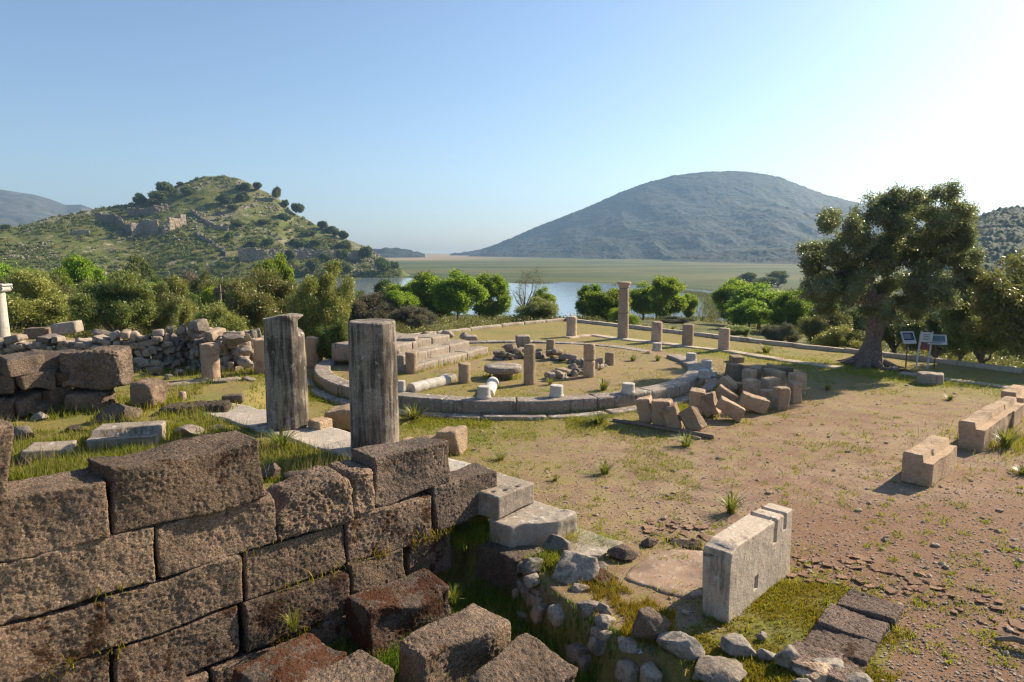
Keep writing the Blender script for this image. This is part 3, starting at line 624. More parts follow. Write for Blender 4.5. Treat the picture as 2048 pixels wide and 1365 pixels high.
for a in [(290, 411, 22, 22, 'leftmost tree on the skyline of the ruin hill'), (318, 413, 16, 24, 'low tree on the hill skyline between leftmost and forked ones'), (345, 392, 27, 34, 'tall forked tree left of the rocky hill summit'), (372, 372, 8, 14, 'tiny bush on the skyline just left of the rocky summit'),
          (330, 402, 18, 40, 'wide tree under the tall forked skyline tree'), (522, 385, 20, 20, 'round skyline tree right of the rocky summit'), (494, 384, 18, 28, 'wide dark tree just below the right of the summit'),
          (560, 402, 25, 18, 'narrow tree at the break of slope right of the summit'), (574, 415, 14, 14, 'small bush below the narrow tree at the break of slope'), (598, 432, 26, 26, 'round lone tree on the steep right skyline'),
          (650, 460, 18, 22, 'tree on the right skyline above the long ruined wall'), (675, 474, 16, 20, 'first of two trees low on the right skyline'), (690, 478, 15, 18, 'second of two trees low on the right skyline'), (735, 525, 34, 28, 'dark tree at the right end of the long ruined wall')]:
    hilltree(*a, gS)
gF = 'trees on the face of the ruin hill'
for k, (px, yb, h, w) in enumerate([(385, 392, 18, 30), (455, 410, 22, 30), (495, 404, 18, 26), (470, 425, 16, 26), (462, 482, 18, 18), (505, 500, 16, 26), (540, 492, 14, 26), (532, 452, 14, 26), (575, 442, 16, 26), (480, 454, 12, 30), (600, 495, 16, 34), (635, 494, 16, 28), (620, 472, 12, 30), (690, 500, 18, 34), (665, 455, 12, 24), (650, 525, 20, 30), (685, 522, 24, 26), (580, 525, 24, 22)]):
    hilltree(px, yb, h, w, 'dark evergreen tree on the grassy face of the ruin hill', gF)
for a in [(560, 545, 26, 30, 'dark tree below the left of the long ruined wall'), (630, 552, 36, 34, 'leafy tree below the middle of the long ruined wall'), (690, 552, 32, 28, 'lighter tree below the right part of the long ruined wall'), (765, 547, 30, 32, 'thin tree at the tip of the ruin hill'), (790, 540, 16, 20, 'small tree where the ruin hill meets the marsh'), (20, 462, 14, 20, 'round bush on the skyline at the left edge')]:
    hilltree(*a, 'trees at the foot of the ruin hill')
# ------------------------------------------------------------------ stone helpers
FR = []                                     # grass wanted along footprints: (x, y, count, height)
def fringe(cx, cy, L, W, yaw, dens, h):
    n = int(dens*(L+W)*2*22)
    if n <= 0: return
    t = rng.uniform(0, 2*(L+W), n); x = np.where(t < L, t-L/2, np.where(t < L+W, L/2, np.where(t < 2*L+W, t-L-W-L/2, -L/2))); y = np.where(t < L, -W/2, np.where(t < L+W, t-L-W/2, np.where(t < 2*L+W, W/2, t-2*L-W-W/2)))
    x = x+rng.normal(size=n)*.06; y = y+rng.normal(size=n)*.06; x *= 1.05; y *= 1.05
    FR.append((cx+x*math.cos(yaw)-y*math.sin(yaw), cy+x*math.sin(yaw)+y*math.cos(yaw), np.full(n, h)*rng.uniform(.4, 1.2, n)))
SEED = [0]
def block(name, label, cat, loc, L, W, Hh, yaw, mat, group=None, res=None, r=.035, rough=.012, pit=0., warp=.03, tilt=(0, 0), carve=None, parent=None, fr=0., fh=.12, sink=.03, ps=9.):
    SEED[0] += 1; d = max(4., math.hypot(loc[0], loc[1])); res = res or max(.02, min(.08, d*.0036))
    r = max(r, res*.4); V, F = block_geo(L, W, Hh, SEED[0], res, r, rough, pit, ps, warp, carve=carve)
    z = loc[2]
    if any(tilt):
        Rm = np.array((Matrix.Rotation(tilt[1], 3, 'Y') @ Matrix.Rotation(tilt[0], 3, 'X'))); V = (V-[0, 0, Hh/2])@Rm.T; V = V-[0, 0, V[:, 2].min()]
    V = V-[0, 0, sink]
    o = add(name, mesh(name, V, F, True, {'tint': np.full(len(V), rng.uniform(0, 1)*.5+.2)}), M[mat], parent, (loc[0], loc[1], z), (0, 0, yaw))
    if label: tag(o, label, cat, group)
    if fr: fringe(loc[0], loc[1], L, W, yaw, fr, fh)
    return o
def qb(name, label, cat, c, zt, zb, mat, **k):   # top-face corners left, back, right, front
    p = np.array([P(*q, zt) for q in c]); ctr = p.mean(0); l = (p[1]-p[0]+p[2]-p[3])/2; w = (p[1]-p[2]+p[0]-p[3])/2
    return block(name, label, cat, (ctr[0], ctr[1], zb), np.linalg.norm(l), np.linalg.norm(w), zt-zb, math.atan2(l[1], l[0]), mat, **k)
def bp(name, label, cat, x0, x1, yt, yb, W, yaw, mat, z=None, y=None, **k):   # seen extent in the picture
    xm = (x0+x1)/2
    g = G(xm, yb) if y is None else RD(xm, yb, y)
    dz = g[1]*CP+(CAMH-g[2])*SP; wa = (x1-x0)*dz/FPX; a = R(yaw); va = math.atan2(g[0], g[1])
    ar = a+va
    L = max(.12, (wa-W*abs(math.sin(ar)))/max(.3, abs(math.cos(ar)))); dep = (L*abs(math.sin(ar))+W*abs(math.cos(ar)))
    fx, fy = math.sin(va), math.cos(va)
    top = RD(xm, yt, g[1]+dep*fy); Hh = max(.06, top[2]-g[2])
    return block(name, label, cat, (g[0]+fx*dep/2, g[1]+fy*dep/2, g[2]), L, W, Hh, a, mat, **k)
def rock(name, label, x0, x1, yt, yb, mat, depth=1., seed=0, group=None, cat='rock', sub=4, y=None, fr=.5, sink=.12, fh=.1, rough=.09, cuts=13, yaw=None):
    xm = (x0+x1)/2; g = G(xm, yb) if y is None else RD(xm, yb, y); dz = g[1]*CP+(CAMH-g[2])*SP; w = (x1-x0)*dz/FPX; dp = w*depth
    h = max(.06, RD(xm, yt, g[1]+dp*.55)[2]-g[2])+sink*w
    V, F = rock_geo(w, dp, h, seed, sub, rough, cuts); V = V-[0, 0, sink*w]
    V = V[:, [0, 1, 2]]
    o = add(name, mesh(name, V, F, True, {'tint': np.full(len(V), .15+.3*((seed*37) % 10)/10)}), M[mat], None, (g[0], g[1]+dp*.4, g[2]), (0, 0, 0))
    if fr: fringe(g[0], g[1]+dp*.4, w*.8, dp*.8, 0, fr, fh)
    return tag(o, label, cat, group)
# ------------------------------------------------------------------ foreground ashlar wall
def s_at(px, z):
    k = px-1024; zc = W0[1]*CP+(CAMH-z)*SP; return (k*zc-FPX*W0[0])/(FPX*WU[0]-k*WU[1]*CP)
wall = empty('ashlar_wall', 'tall wall of coarse pitted grey brown ashlar blocks rising along the left foreground', 'wall', (W0[0], W0[1], 0), math.atan2(WU[1], WU[0]))
def c_chip(V, N):                          # knocked-off corners and edges
    rg_ = np.random.default_rng(SEED[0]); V = V.copy(); mn, mx = V.min(0), V.max(0)
    for k in range(rg_.integers(3, 7)):
        c = np.where(rg_.uniform(size=3) > .5, mx, mn); c[0] = rg_.uniform(mn[0], mx[0]) if rg_.uniform() > .4 else c[0]; c[1] = mn[1]
        q = rg_.uniform(.05, .13); d = np.linalg.norm((V-c)*[1, 1, 1.3], axis=1); V += N*(-.55*q*ss(q, q*.2, d)*(1+.5*vn(V*20, 5)))[:, None]
    return V
def wb(x0, x1, z0, z1, mat='wall', dx=0., th=.62, r=.024, label=None, warp=.05, rough=.015, pit=.011, carve=c_chip):
    zm = (z0+z1)/2; s0, s1 = s_at(x0, zm), s_at(x1, zm); SEED[0] += 1
    V, F = block_geo(s1-s0-.006, th, z1-z0-.008, SEED[0], .014, r, rough, pit, 20., warp, 6., carve=carve); V = V+[(s0+s1)/2, th/2+dx, z0+.007]
    o = add('stone_block', mesh('stone_block', V, F, True), M[mat], wall)
    if label: o['label'] = label
def c_round(V, N):
    V = V.copy(); xx = (V[:, 0]-V[:, 0].min())/np.ptp(V[:, 0]); top = V[:, 2] > 0
    V[top, 2] *= (1-.55*ss(.30, 0, xx)-.28*ss(.75, .25, xx))[top]; return V
def c_hole(V, N):
    V = V.copy(); q = np.hypot((V[:, 0]-.62)/.07, (V[:, 2]+.15)/.07); m = (V[:, 1] < 0); V[m, 1] += .12*ss(1.1, .5, q)[m]; return V
for a in [(-175, 214, 1.46, 2.04), (219, 523, 1.46, 2.10), (-260, 23, 2.05, 2.66),
          (-190, 312, .88, 1.455, 'wall', .01), (317, 551, .88, 1.455, 'wall', 0), (754, 910, .93, 1.56, 'conglo', .03),
          (-230, 207, .3, .875, 'wall_moss', 0), (213, 484, .3, .875, 'wall', .0), (488, 695, .3, .875, 'wall', .02), (699, 868, .3, .93, 'wall_moss', .01), (873, 1002, .3, .96, 'conglo', .03),
          (-150, 225, -.28, .295, 'wall_moss', .02), (232, 478, -.28, .295, 'wall_moss', 0), (484, 692, -.28, .295, 'wall_moss', -.03), (696, 812, -.28, .295, 'wall', -.02), (817, 905, -.28, .295, 'wall_moss', .05),
          (-100, 150, -.9, -.285, 'wall_moss', -.08), (156, 420, -.9, -.285, 'wall_moss', -.1), (424, 640, -.9, -.285, 'wall_moss', -.1), (644, 810, -.9, -.285, 'wall_moss', -.06)]: wb(*a)
wb(556, 702, .88, 1.47, 'wall', .0, carve=c_round, r=.07, rough=.04, pit=.025, label='weathered block with a rounded, worn down top')
wb(704, 751, .9, 1.50, 'wall', .02, r=.06, rough=.035, pit=.025)
gT = 'fallen blocks in the trench below the wall'
pk = dict(res=.015, rough=.02, pit=.014, ps=18., r=.05, warp=.10, fr=.6, fh=.16, group=gT)
qb('stone_block', 'red mossed pitted block leaning against the foot of the ashlar wall', 'stone block', [(678, 1198), (861, 1132), (908, 1168), (752, 1226)], .03, -.58, 'conglo_moss', **pk)
qb('stone_block', 'long pitted block with a notched side, middle of the fallen blocks', 'stone block', [(784, 1277), (958, 1194), (1018, 1222), (850, 1322)], .1, -.6, 'wall', **pk)
qb('stone_block', 'broad pale pitted block at the bottom edge right of the notched one', 'stone block', [(915, 1362), (1048, 1279), (1150, 1316), (1040, 1400)], .0, -.6, 'wall', **pk)
qb('stone_block', 'flat block carpeted with rust red moss below the wall', 'stone block', [(425, 1345), (618, 1257), (700, 1282), (560, 1372)], -.1, -.6, 'conglo_moss', **pk)
qb('stone_block', 'rough pitted block at the bottom edge beside the red mossed flat one', 'stone block', [(560, 1366), (722, 1292), (794, 1326), (660, 1405)], .06, -.6, 'wall', **pk)
qb('stone_block', 'pitted block corner at the bottom edge under the left of the wall', 'stone block', [(190, 1362), (350, 1322), (392, 1362), (240, 1412)], -.12, -.6, 'wall_moss', **pk)
qb('stone_block', 'flat dark block closing the trench below the three steps', 'stone block', [(939, 1077), (1005, 1057), (1086, 1090), (1043, 1117)], .12, -.62, 'conglo', res=.018, rough=.02, pit=.02, r=.05, warp=.05, fr=.4)
# ------------------------------------------------------------------ steps, stylobate, pillars
SY = math.atan2(SV[1], SV[0])
def suv(su, sv): q = S0+SU*su+SV*sv; return q
def sblock(name, u0, u1, v0, v1, z0, z1, mat, parent, carve=None, **k):
    q = suv((u0+u1)/2, (v0+v1)/2); return block(name, None, None, (q[0], q[1], z0), v1-v0, u1-u0, z1-z0, SY, mat, parent=parent, carve=carve, sink=0, **k)
stair = empty('stone_stair', 'three worn grey stone steps at the end of the ashlar wall', 'steps')
def c_brk(V, N):
    V = V.copy(); m = (V[:, 1] > .15); V[:, 0] += .38*ss(-.1, .5, V[:, 1])*ss(.25, -.35, V[:, 0]); V += N*(.03*fbm(V*6, 3, 5)*(V[:, 0] < -.1))[:, None]; return V
def c_cut(V, N):
    V = V.copy()
    for a, b in ((-.28, .12), (-.2, .3), (.12, .22), (-.33, -.1)): V[:, 2] -= .04*ss(.05, .02, np.hypot(V[:, 0]-a, V[:, 1]-b))*(N[:, 2] > .5)
    return V
sblock('step', -.85, 0, -.02, .85, .38, .72, 'marble', stair, c_cut, res=.018, r=.03)
sblock('step', -.9, .12, -.70, .14, -.05, .38, 'marble2', stair, c_brk, res=.018, r=.03, rough=.01)
sblock('step', -.95, .3, -1.42, -.6, -.16, .07, 'marble2', stair, c_brk, res=.02, r=.03)
q = suv(-.4, -.3); fringe(q[0], q[1], 1.9, 1.1, SY, .5, .12)
sty = empty('stylobate', 'row of pale worn paving slabs carrying the two tall grey pillars', 'paving')
v = .86
for w in (1.15, .95, 1.2, 1.1, 1.0, 1.3, 1.15):
    sblock('paving_slab', -.98, 0.02, v+.006, v+w-.006, .45, .705+.012*(int(v*10) % 3), 'slab', sty, res=.04, r=.02, rough=.012, warp=.03); v += w
def on_line(px, su, z):
    q0 = suv(su, 0); k = px-1024; zc = q0[1]*CP+(CAMH-z)*SP; s = (k*zc-FPX*q0[0])/(FPX*SV[0]-k*SV[1]*CP); return q0+SV*s
def pillar(label, px, ytop, r0, r1, seed, broken):
    q = on_line(px, -.44, .71); z1 = RD(px, ytop, q[1]+r1*.2)[2]-.71
    def carve(V, N):
        V = V.copy()
        if broken:
            ang = np.arctan2(V[:, 1], V[:, 0]); f = ss(.45, 1.0, np.cos(ang-.35))*ss(z1-.42, z1-.30, V[:, 2]+.10*vn(V*7, 5))*ss(z1-.03, z1-.12, V[:, 2])
            V[:, :2] *= (1-.34*f)[:, None]; V += N*(ss(z1-.22, z1-.1, V[:, 2])*.03*fbm(V*9, 3, 7))[:, None]
            V[:, 2] -= .06*ss(.1, -.4, V[:, 0])*(V[:, 2] > z1-.05)+.03*fbm(V*6, 2, 6)*(V[:, 2] > z1-.02)
        return V
    prof = drum_prof(r0, r1, 0, z1, 60, .03)
    V, F = lathe_geo(prof, 160, 18, carve, .008, seed, 4)
    o = add('pillar', mesh('pillar', V, F, True), M['pillar'], None, (q[0], q[1], .71), (0, 0, .1)); sm = o.data
    sm.polygons.foreach_set('use_smooth', np.zeros(len(sm.polygons), bool))
    fringe(q[0], q[1], r0*1.6, r0*1.6, .5, .5, .12)
    return tag(o, label, 'pillar', 'faceted pillars on the slabs')
pillar('tall grey faceted pillar with a broken, white lichened top', 577, 629, .41, .375, 1, True)
pillar('tall grey faceted pillar with an intact flat top', 751, 641, .425, .405, 2, False)
# ------------------------------------------------------------------ column stubs
def stub(name, label, px, yt, yb, w, mat, cat='column', group=None, z=None, taper=.96, parts=1, tilt=0, rough=.012, fr=.7, y=None):
    g = G(px, yb) if z is None else P(px, yb, z); dz = g[1]*CP+(CAMH-g[2])*SP; r = w/2*dz/FPX; gy = g[1]+r
    h = RD(px, yt, gy+r)[2]-g[2]; x = g[0]*gy/g[1]; SEED[0] += 1; s = SEED[0]
    def carve(V, N): V = V.copy(); V[:, 2] += .05*fbm(V*3+s, 3, 9)*(V[:, 2] > h*.93)-.05*ss(.4, .9, vn(V*4+s*2, 3))*(V[:, 2] > h*.9); return V
    if fr: fringe(x, gy, r*1.7, r*1.7, .4, fr, .09)
    if parts == 1:
        V, F = lathe_geo(drum_prof(r, r*taper, -.04, h, 22, .035), 40, 0, carve, rough, s, 6)
        return tag(add(name, mesh(name, V, F, True), M[mat], None, (x, gy, g[2]), (tilt, 0, s)), label, cat, group)
    o = empty(name, label, cat, (x, gy, g[2]), 0, group)
    for k in range(parts):
        z0, z1 = h*k/parts-(.04 if k == 0 else -.006), h*(k+1)/parts
        V, F = lathe_geo(drum_prof(r*(1-(1-taper)*k/parts), r*(1-(1-taper)*(k+1)/parts), z0, z1, 14, .03), 40, 0, carve if k == parts-1 else None, rough, s+k, 6)
        add('drum', mesh('drum', V, F, True), M[mat], o)
    return o
gB = 'short columns on the strip behind the round platform'
stub('column', 'short brown column at the far corner of the site before the green trees', 1143, 632, 675, 21, 'sandpink', group=gB)
stub('column', 'short brown column directly right of the tall drum column', 1313, 642, 686, 22, 'sandpink', group=gB)
stub('column', 'middle short column of the three right of the tall drum column', 1375, 648, 694, 23, 'sandpink', group=gB)
stub('column', 'short column with a red worn top at the right end of its row', 1447, 655, 703, 23, 'sandpink', group=gB)
tc = stub('column', 'tall slim column of two brown drums with a small capital', 1246, 576, 679, 23, 'sandpink', parts=2, taper=.84)
g = tc.location; rr = 23/2*32.5/FPX*.86; zt = RD(1246, 576, g.y)[2]-g.z
V, F = lathe_geo([(1e-4, zt), (rr, zt), (rr*1.12, zt+.05), (rr*1.05, zt+.09), (rr*1.35, zt+.17), (rr*1.4, zt+.24), (rr*1.35, zt+.27), (1e-4, zt+.27)], 32, rough=.01); add('capital', mesh('capital', V, F, True), M['sandpink'], tc)
gC = 'brown column stubs round the inner court'
for a in [(823, 701, 749, 24, 'brown column stub in front of the stepped base'), (929, 725, 768, 25, 'brown column stub left of the round stone table'), (1101, 678, 714, 18, 'short brown column stub behind the inner rubble wall'), (1219, 703, 732, 20, 'short brown column stub right of the two drum column')]:
    stub('column', a[4], *a[:4], 'sand', group=gC)
stub('column', 'tallest brown column of the inner court, right of the round stone table', 1059, 687, 771, 24, 'sand', group=gC)
stub('column', 'brown column of two stacked drums beside the inner rubble', 1178, 687, 756, 24, 'sand', group=gC, parts=2)
stub('column', 'narrow grey column stub behind the left end of the stepped base', 793, 698, 740, 15, 'marble', group=None)
gD = 'pale brown columns before the rubble wall'
stub('column', 'pale column stub standing alone before the left rubble wall', 423, 685, 762, 36, 'sandpale', group=gD)
stub('column', 'pale column stub half hidden left of the broken-topped pillar', 529, 675, 749, 38, 'sandpale', group=gD)
stub('column', 'pale column stub seen between the two tall pillars', 630, 672, 736, 32, 'sandpale', group=gD)
stub('post', 'small reddish stone post behind the long low block on the left', 366, 782, 801, 14, 'sandpink', cat='stone post')
# column with volute capital at the left edge
g = RD(4, 672, 27.5); g[2] = gz(g[0], 27.5); ic = empty('column', 'pale column with carved scroll capital at the left edge', 'column', tuple(g)); rr = .265; h = RD(4, 583, 27.5)[2]-g[2]
V, F = lathe_geo(drum_prof(rr*1.08, rr*.95, -.1, h, 24, .02), 48, 0, None, .005); add('shaft', mesh('shaft', V, F, True), M['whitemarble'], ic)
b = Bag()
for sx in (-1, 1):
    th = np.linspace(0, 4.4*math.pi, 60); rd = .14*(1-th/(5.2*math.pi)); pts = np.stack([sx*(.27+rd*np.cos(th)), 0*th, h+.10+rd*np.sin(th)], 1)
    for yy in (-.26, .26): V, F, T = tube_geo(pts+[0, yy, 0], .03, 6); b.add(V, F)
    V, F, T = tube_geo([[sx*.27, -.27, h+.1], [sx*.27, .27, h+.1]], .125, 18); b.add(V, F); b.add(V, T)
V, F = lattice(.86, .58, .09, .04, .02)[::2]; b.add(V+[0, 0, h+.25], F)
V, F = lathe_geo([(1e-4, h), (rr, h), (rr*1.15, h+.08), (rr*1.2, h+.2), (1e-4, h+.2)], 32); b.add(V, F)
add('capital', b.mesh('capital'), M['whitemarble'], ic)
# ------------------------------------------------------------------ round platform
RZ = .39
def arc_block(a0, a1, r0, r1, z0, z1, seed, res=.09, rough=.01):
    rm = (r0+r1)/2; V, F = block_geo((a1-a0)*rm-.006, r1-r0, z1-z0, seed, res, .018, rough, 0, warp=.012)
    a = (a0+a1)/2+V[:, 0]/rm; rr_ = rm+V[:, 1]; return np.stack([rr_*np.sin(a), -rr_*np.cos(a), V[:, 2]+z0], 1), F[:, ::-1] if False else F
plat = empty('round_platform', 'large ring of dark weathered kerb stones enclosing the ruined round court', 'platform', (RC[0], RC[1], 0))
a = -2.0; k = 0
while a < 4.0:
    w = .26+.07*((k*7) % 5)/4; back = ss(1.9, 2.6, abs(a if a < math.pi else a-2*math.pi))
    dz = float(-.16*ss(1.2, 2.4, abs((a+w/2)-0 if (a+w/2) < math.pi else (a+w/2)-2*math.pi)))
    if not (1.72 < a < 1.95):
        V, F = arc_block(a, a+w, RR-.52, RR, -.08, RZ+dz, 300+k, .06); add('kerb_stone', mesh('kerb_stone', V, F, True), M['ring'], plat)
    a += w; k += 1
a = -1.3
while a < 1.75:
    w = .24; V, F = arc_block(a, a+w, RR+.02, RR+.42, -.1, .07+.02*math.sin(k*3), 400+k, .1); add('step_stone', mesh('step_stone', V, F, True), M['ring'], plat); a += w; k += 1
n = 900; aa = rng.uniform(-1.4, 1.6, n); FR.append((RC[0]+(RR+.46+.07*rng.normal(size=n))*np.sin(aa), RC[1]-(RR+.46+.07*rng.normal(size=n))*np.cos(aa), rng.uniform(.04, .16, n)))
aa = rng.uniform(-1.4, 1.2, n); FR.append((RC[0]+(RR+.03)*np.sin(aa), RC[1]-(RR+.03)*np.cos(aa), rng.uniform(.1, .2, n)))
def wstub(label, px, yt, yb, w, z):
    g = P(px, yb, z); dz = g[1]*CP+(CAMH-g[2])*SP; r = w/2*dz/FPX; gy = g[1]+r*.9; x = g[0]*gy/g[1]; h = RD(px, yt, gy+r)[2]-z; SEED[0] += 1
    V, F = lathe_geo([(1e-4, -.01), (r*1.08, -.01), (r*1.1, .04), (r*.98, .075)]+drum_prof(r*.97, r*.95, .08, h, 8, .012)[2:], 48, 20, None, .008, SEED[0])
    tag(add('column_stub', mesh('column_stub', V, F, True), M['whitemarble'], None, (x, gy, z)), label, 'column stub', 'white column stubs on the ring')
for a in [(803, 760, 785, 17, .385, 'white column stub on the ring hidden partly by the flat-topped pillar'), (968, 770, 799, 27, .385, 'white fluted stub on the ring in front of a fallen shaft'), (1113, 768, 796, 28, .385, 'white stub at the front middle of the ring'), (1256, 764, 789, 27, .385, 'white stub on the ring left of the leaning brown blocks'),
          (1408, 738, 758, 24, .38, 'white stub at the right end of the ring, the front one of two close together'), (1413, 719, 742, 22, .34, 'white stub on a square base just behind the right end of the ring'), (1382, 705, 724, 21, .30, 'white stub in bluish shade on the back right of the ring'), (1314, 685, 703, 19, .27, 'white stub on the back of the ring before the short brown columns')]:
    wstub(a[5], *a[:5])
# strip (foundation) carrying the short columns, and kerbs
def strip(name, label, cat, pts, w, h, mat, seg=1.6, res=.1, group=None, z0=-.12):
    b = Bag(); k = 0; SEED[0] += 1
    for p, q in zip(pts[:-1], pts[1:]):
        p, q = np.array(p[:2]), np.array(q[:2]); L = np.linalg.norm(q-p); n = max(1, int(L/seg)); yaw = math.atan2(*(q-p)[::-1])
        for i in range(n):
            c = p+(q-p)*(i+.5)/n; V, F = block_geo(L/n-.01, w, h-z0, SEED[0]*9+k, res, .02, .008, 0, warp=.02); k += 1
            b.add(xf(V, (c[0], c[1], gz(c[0], c[1])+z0+.01*math.sin(k*2.2)), (0, 0, yaw)), F)
    return tag(add(name, b.mesh(name), M[mat]), label, cat, group)
strip('stone_kerb', 'long pale low kerb along the right rear edge of the site', 'kerb', [P(1133, 642), P(1250, 655), P(1500, 684), P(1800, 717), P(2048, 747), P(2250, 772)], .3, .16, 'kerb')
strip('stone_kerb', 'pale low kerb running back left from the far corner of the site', 'kerb', [P(1128, 642), P(1000, 654), P(870, 668), P(800, 676)], .3, .16, 'kerb')
strip('foundation_strip', 'flat stone strip under the row of short brown columns', 'foundation', [P(1130, 677), P(1185, 671), P(1246, 680), P(1313, 687), P(1375, 695), P(1447, 704), P(1560, 722), P(1680, 738)], .55, .05, 'kerb')
strip('foundation_strip', 'flat stone strip passing the pale round drum near the signs', 'foundation', [P(1800, 748), P(1880, 757), P(2020, 776)], .5, .04, 'kerb')
# stepped base inside the platform
p0, p1 = P(832, 747, .27), P(976, 708, .25); dd = (p1-p0)[:2]; Ls = np.linalg.norm(dd); dd /= Ls; nn = np.array([-dd[1], dd[0]]); ya = math.atan2(dd[1], dd[0])
stp = empty('stepped_base', 'grey stepped base of three long stone courses inside the ring', 'steps')
for k, (o0, l0, l1, z0, z1) in enumerate([(0, 0, 1, .1, .52), (.55, .0, .9, .3, .79), (1.15, .04, .80, .5, 1.05)]):
    m = 3
    for i in range(m):
        f0, f1 = l0+(l1-l0)*i/m, l0+(l1-l0)*(i+1)/m; c = p0[:2]+dd*Ls*(f0+f1)/2+nn*(o0+.45)
        block('step', None, None, (c[0], c[1], z0), Ls*(f1-f0)-.012, .95, z1-z0, ya, 'marble', parent=stp, sink=0, res=.07, r=.02)
c = p0[:2]+dd*Ls*.4+nn*2.6
block('step', None, None, (c[0], c[1], .4), Ls*.75, 2.0, .60, ya, 'marble', parent=stp, sink=0, res=.12)
fringe(*(p0[:2]+dd*Ls*.5-nn*.05), Ls, .1, ya, 1.2, .2)
bp('stone_block', 'squared grey block on the left end of the stepped base', 'stone block', 795, 838, 670, 701, .7, 0, 'marble', y=23.6)
rock('rock', 'dark rock lying on top of the stepped base left of another', 838, 862, 661, 674, 'lime', .8, 3, y=26.0, fr=0, sub=3)
rock('rock', 'flat pale rock on top of the stepped base', 878, 908, 660, 675, 'lime', .8, 4, y=26.6, fr=0, sub=3)
rock('rock', 'brownish rock on top of the stepped base at its right end', 918, 942, 663, 678, 'lime', .9, 5, y=26.6, fr=0, sub=3)
bp('stone_block', 'small grey block on the right end of the stepped base top', 'stone block', 928, 956, 669, 681, .5, 10, 'marble', y=26.2)
bp('stone_block', 'upright grey block standing behind the inner rubble wall', 'stone block', 1031, 1060, 668, 694, .5, 5, 'marble', fr=.5)
bp('stone_block', 'dark grey block lying left of the round stone table', 'stone block', 874, 915, 744, 767, .5, -20, 'ring', fr=.5)
# round table
g = G(1006, 760); tb = empty('stone_table', 'round grey stone slab resting on a low pedestal inside the ring', 'table', (g[0], g[1]+.38, g[2])); dz = 20.5; r = 78/2*dz/FPX
zt = .37
V, F = lathe_geo([(1e-4, zt-.19), (r*.90, zt-.19), (r*.985, zt-.165), (r, zt-.12), (r, zt-.02), (r*.98, zt), (r*.6, zt), (r*.3, zt), (1e-4, zt)], 72, 0, None, .02, 3, 3); add('table_slab', mesh('table_slab', V, F, True), M['ring'], tb)
V, F = lathe_geo(drum_prof(.26, .30, -.05, zt-.18, 6, .03), 32, 0, None, .03, 4); add('pedestal', mesh('pedestal', V, F, True), M['ring'], tb)
fringe(g[0], g[1]+.4, .9, .7, 0, 3, .16)
# fallen shafts
def shaft(label, a, b, r, z):
    pa, pb = P(*a, z), P(*b, z); pts = np.linspace(pa, pb, 30); V, F, T = tube_geo(pts-pa, r*(1+.03*np.sin(np.arange(30))), 28); V = V+(fbm(V*5, 3, 5)*.012)[:, None]
    bb = Bag(); bb.add(V, F); bb.add(V, T); o = add('column_shaft', bb.mesh('column_shaft'), M['whitemarble'], None, tuple(pa+[0, 0, 0]))
    m = (pa+pb)/2; fringe(m[0], m[1], np.linalg.norm(pb-pa), .3, math.atan2(pb[1]-pa[1], pb[0]-pa[0]), 1., .12); return tag(o, label, 'fallen column', 'fallen white column shafts')
shaft('long white fallen column shaft beside the ring, left of the brown stub', (822, 779), (893, 762), .17, .42)
shaft('white fallen column shaft seen end on behind a fluted stub', (975, 790), (986, 765), .17, .42)
# rubble walls: many stones in one mesh
def rubble(name, label, base, tops, th, zb, mat, smin=.18, smax=.42, ch=.2, seed=0, cat='rubble wall', gap=-.03, group=None, world=None, drop=0.):
    rg = np.random.default_rng(seed); bag = Bag(); pts = [P(*q, zb) for q in base]; hs = [RD(q[0], t, p[1])[2]-zb for q, t, p in zip(base, tops, pts)]
    if world is not None: pts = [np.array([*q, zb]) for q in world]; hs = list(tops)
    cum = np.concatenate([[0], np.cumsum([np.linalg.norm((b-a)[:2]) for a, b in zip(pts[:-1], pts[1:])])]); L = cum[-1]; z = -.15
    PX = [p[0] for p in pts]; PY = [p[1] for p in pts]
    while z < max(hs):
        c = ch*rg.uniform(.75, 1.3); s = -rg.uniform(0, .2)
        while s < L:
            w = rg.uniform(smin, smax); m = s+w/2; hh = np.interp(m, cum, hs)+.1*rg.normal()
            if z+c*.5 < hh and rg.uniform() > drop:
                x, y = np.interp(m, cum, PX), np.interp(m, cum, PY); x2, y2 = np.interp(m+.1, cum, PX), np.interp(m+.1, cum, PY); x1, y1 = np.interp(m-.1, cum, PX), np.interp(m-.1, cum, PY)
                yaw = math.atan2(y2-y1, x2-x1); hc = c*rg.uniform(.8, 1.25); V, F = block_geo(w-gap, th*rg.uniform(.8, 1.1), hc-gap, rg.integers(999), .045, .03, .03, 0, warp=.14)
                k = rg.normal(size=3)*[.09, .10, .12]; bag.add(xf(V, (x, y, zb+z), (k[0], k[1], yaw+k[2]))+[0, .04*rg.normal(), 0], F, rg.uniform(0, .8))
            s += w
        z += c
    return tag(add(name, bag.mesh(name), M[mat]), label, cat, group)
rubble('rubble_wall', 'long low wall of stacked grey rubble stones crossing the left middle ground', [(-60, 742), (90, 742), (230, 744), (330, 738), (392, 726)], [688, 684, 677, 672, 668], .55, .62, 'lime', .12, .32, .15, 1)
rubble('rubble_wall', 'thick broken end of rubble wall right of the lone pale column stub', [(388, 722), (420, 738), (470, 742), (506, 733)], [660, 672, 676, 690], .7, .62, 'lime', .12, .32, .15, 2)
rubble('rubble_wall', 'low grey rubble wall running behind the half hidden pale stub', [(420, 712), (500, 700), (560, 696)], [666, 664, 668], .5, .62, 'lime', .12, .32, .15, 3)
rubble('rubble_wall', 'shadowed wall of coarse dark blocks at the left edge below the rubble wall', [(-90, 842), (40, 836), (126, 822)], [712, 722, 718], .8, .62, 'conglo', .4, .8, .36, 4, 'stone wall')
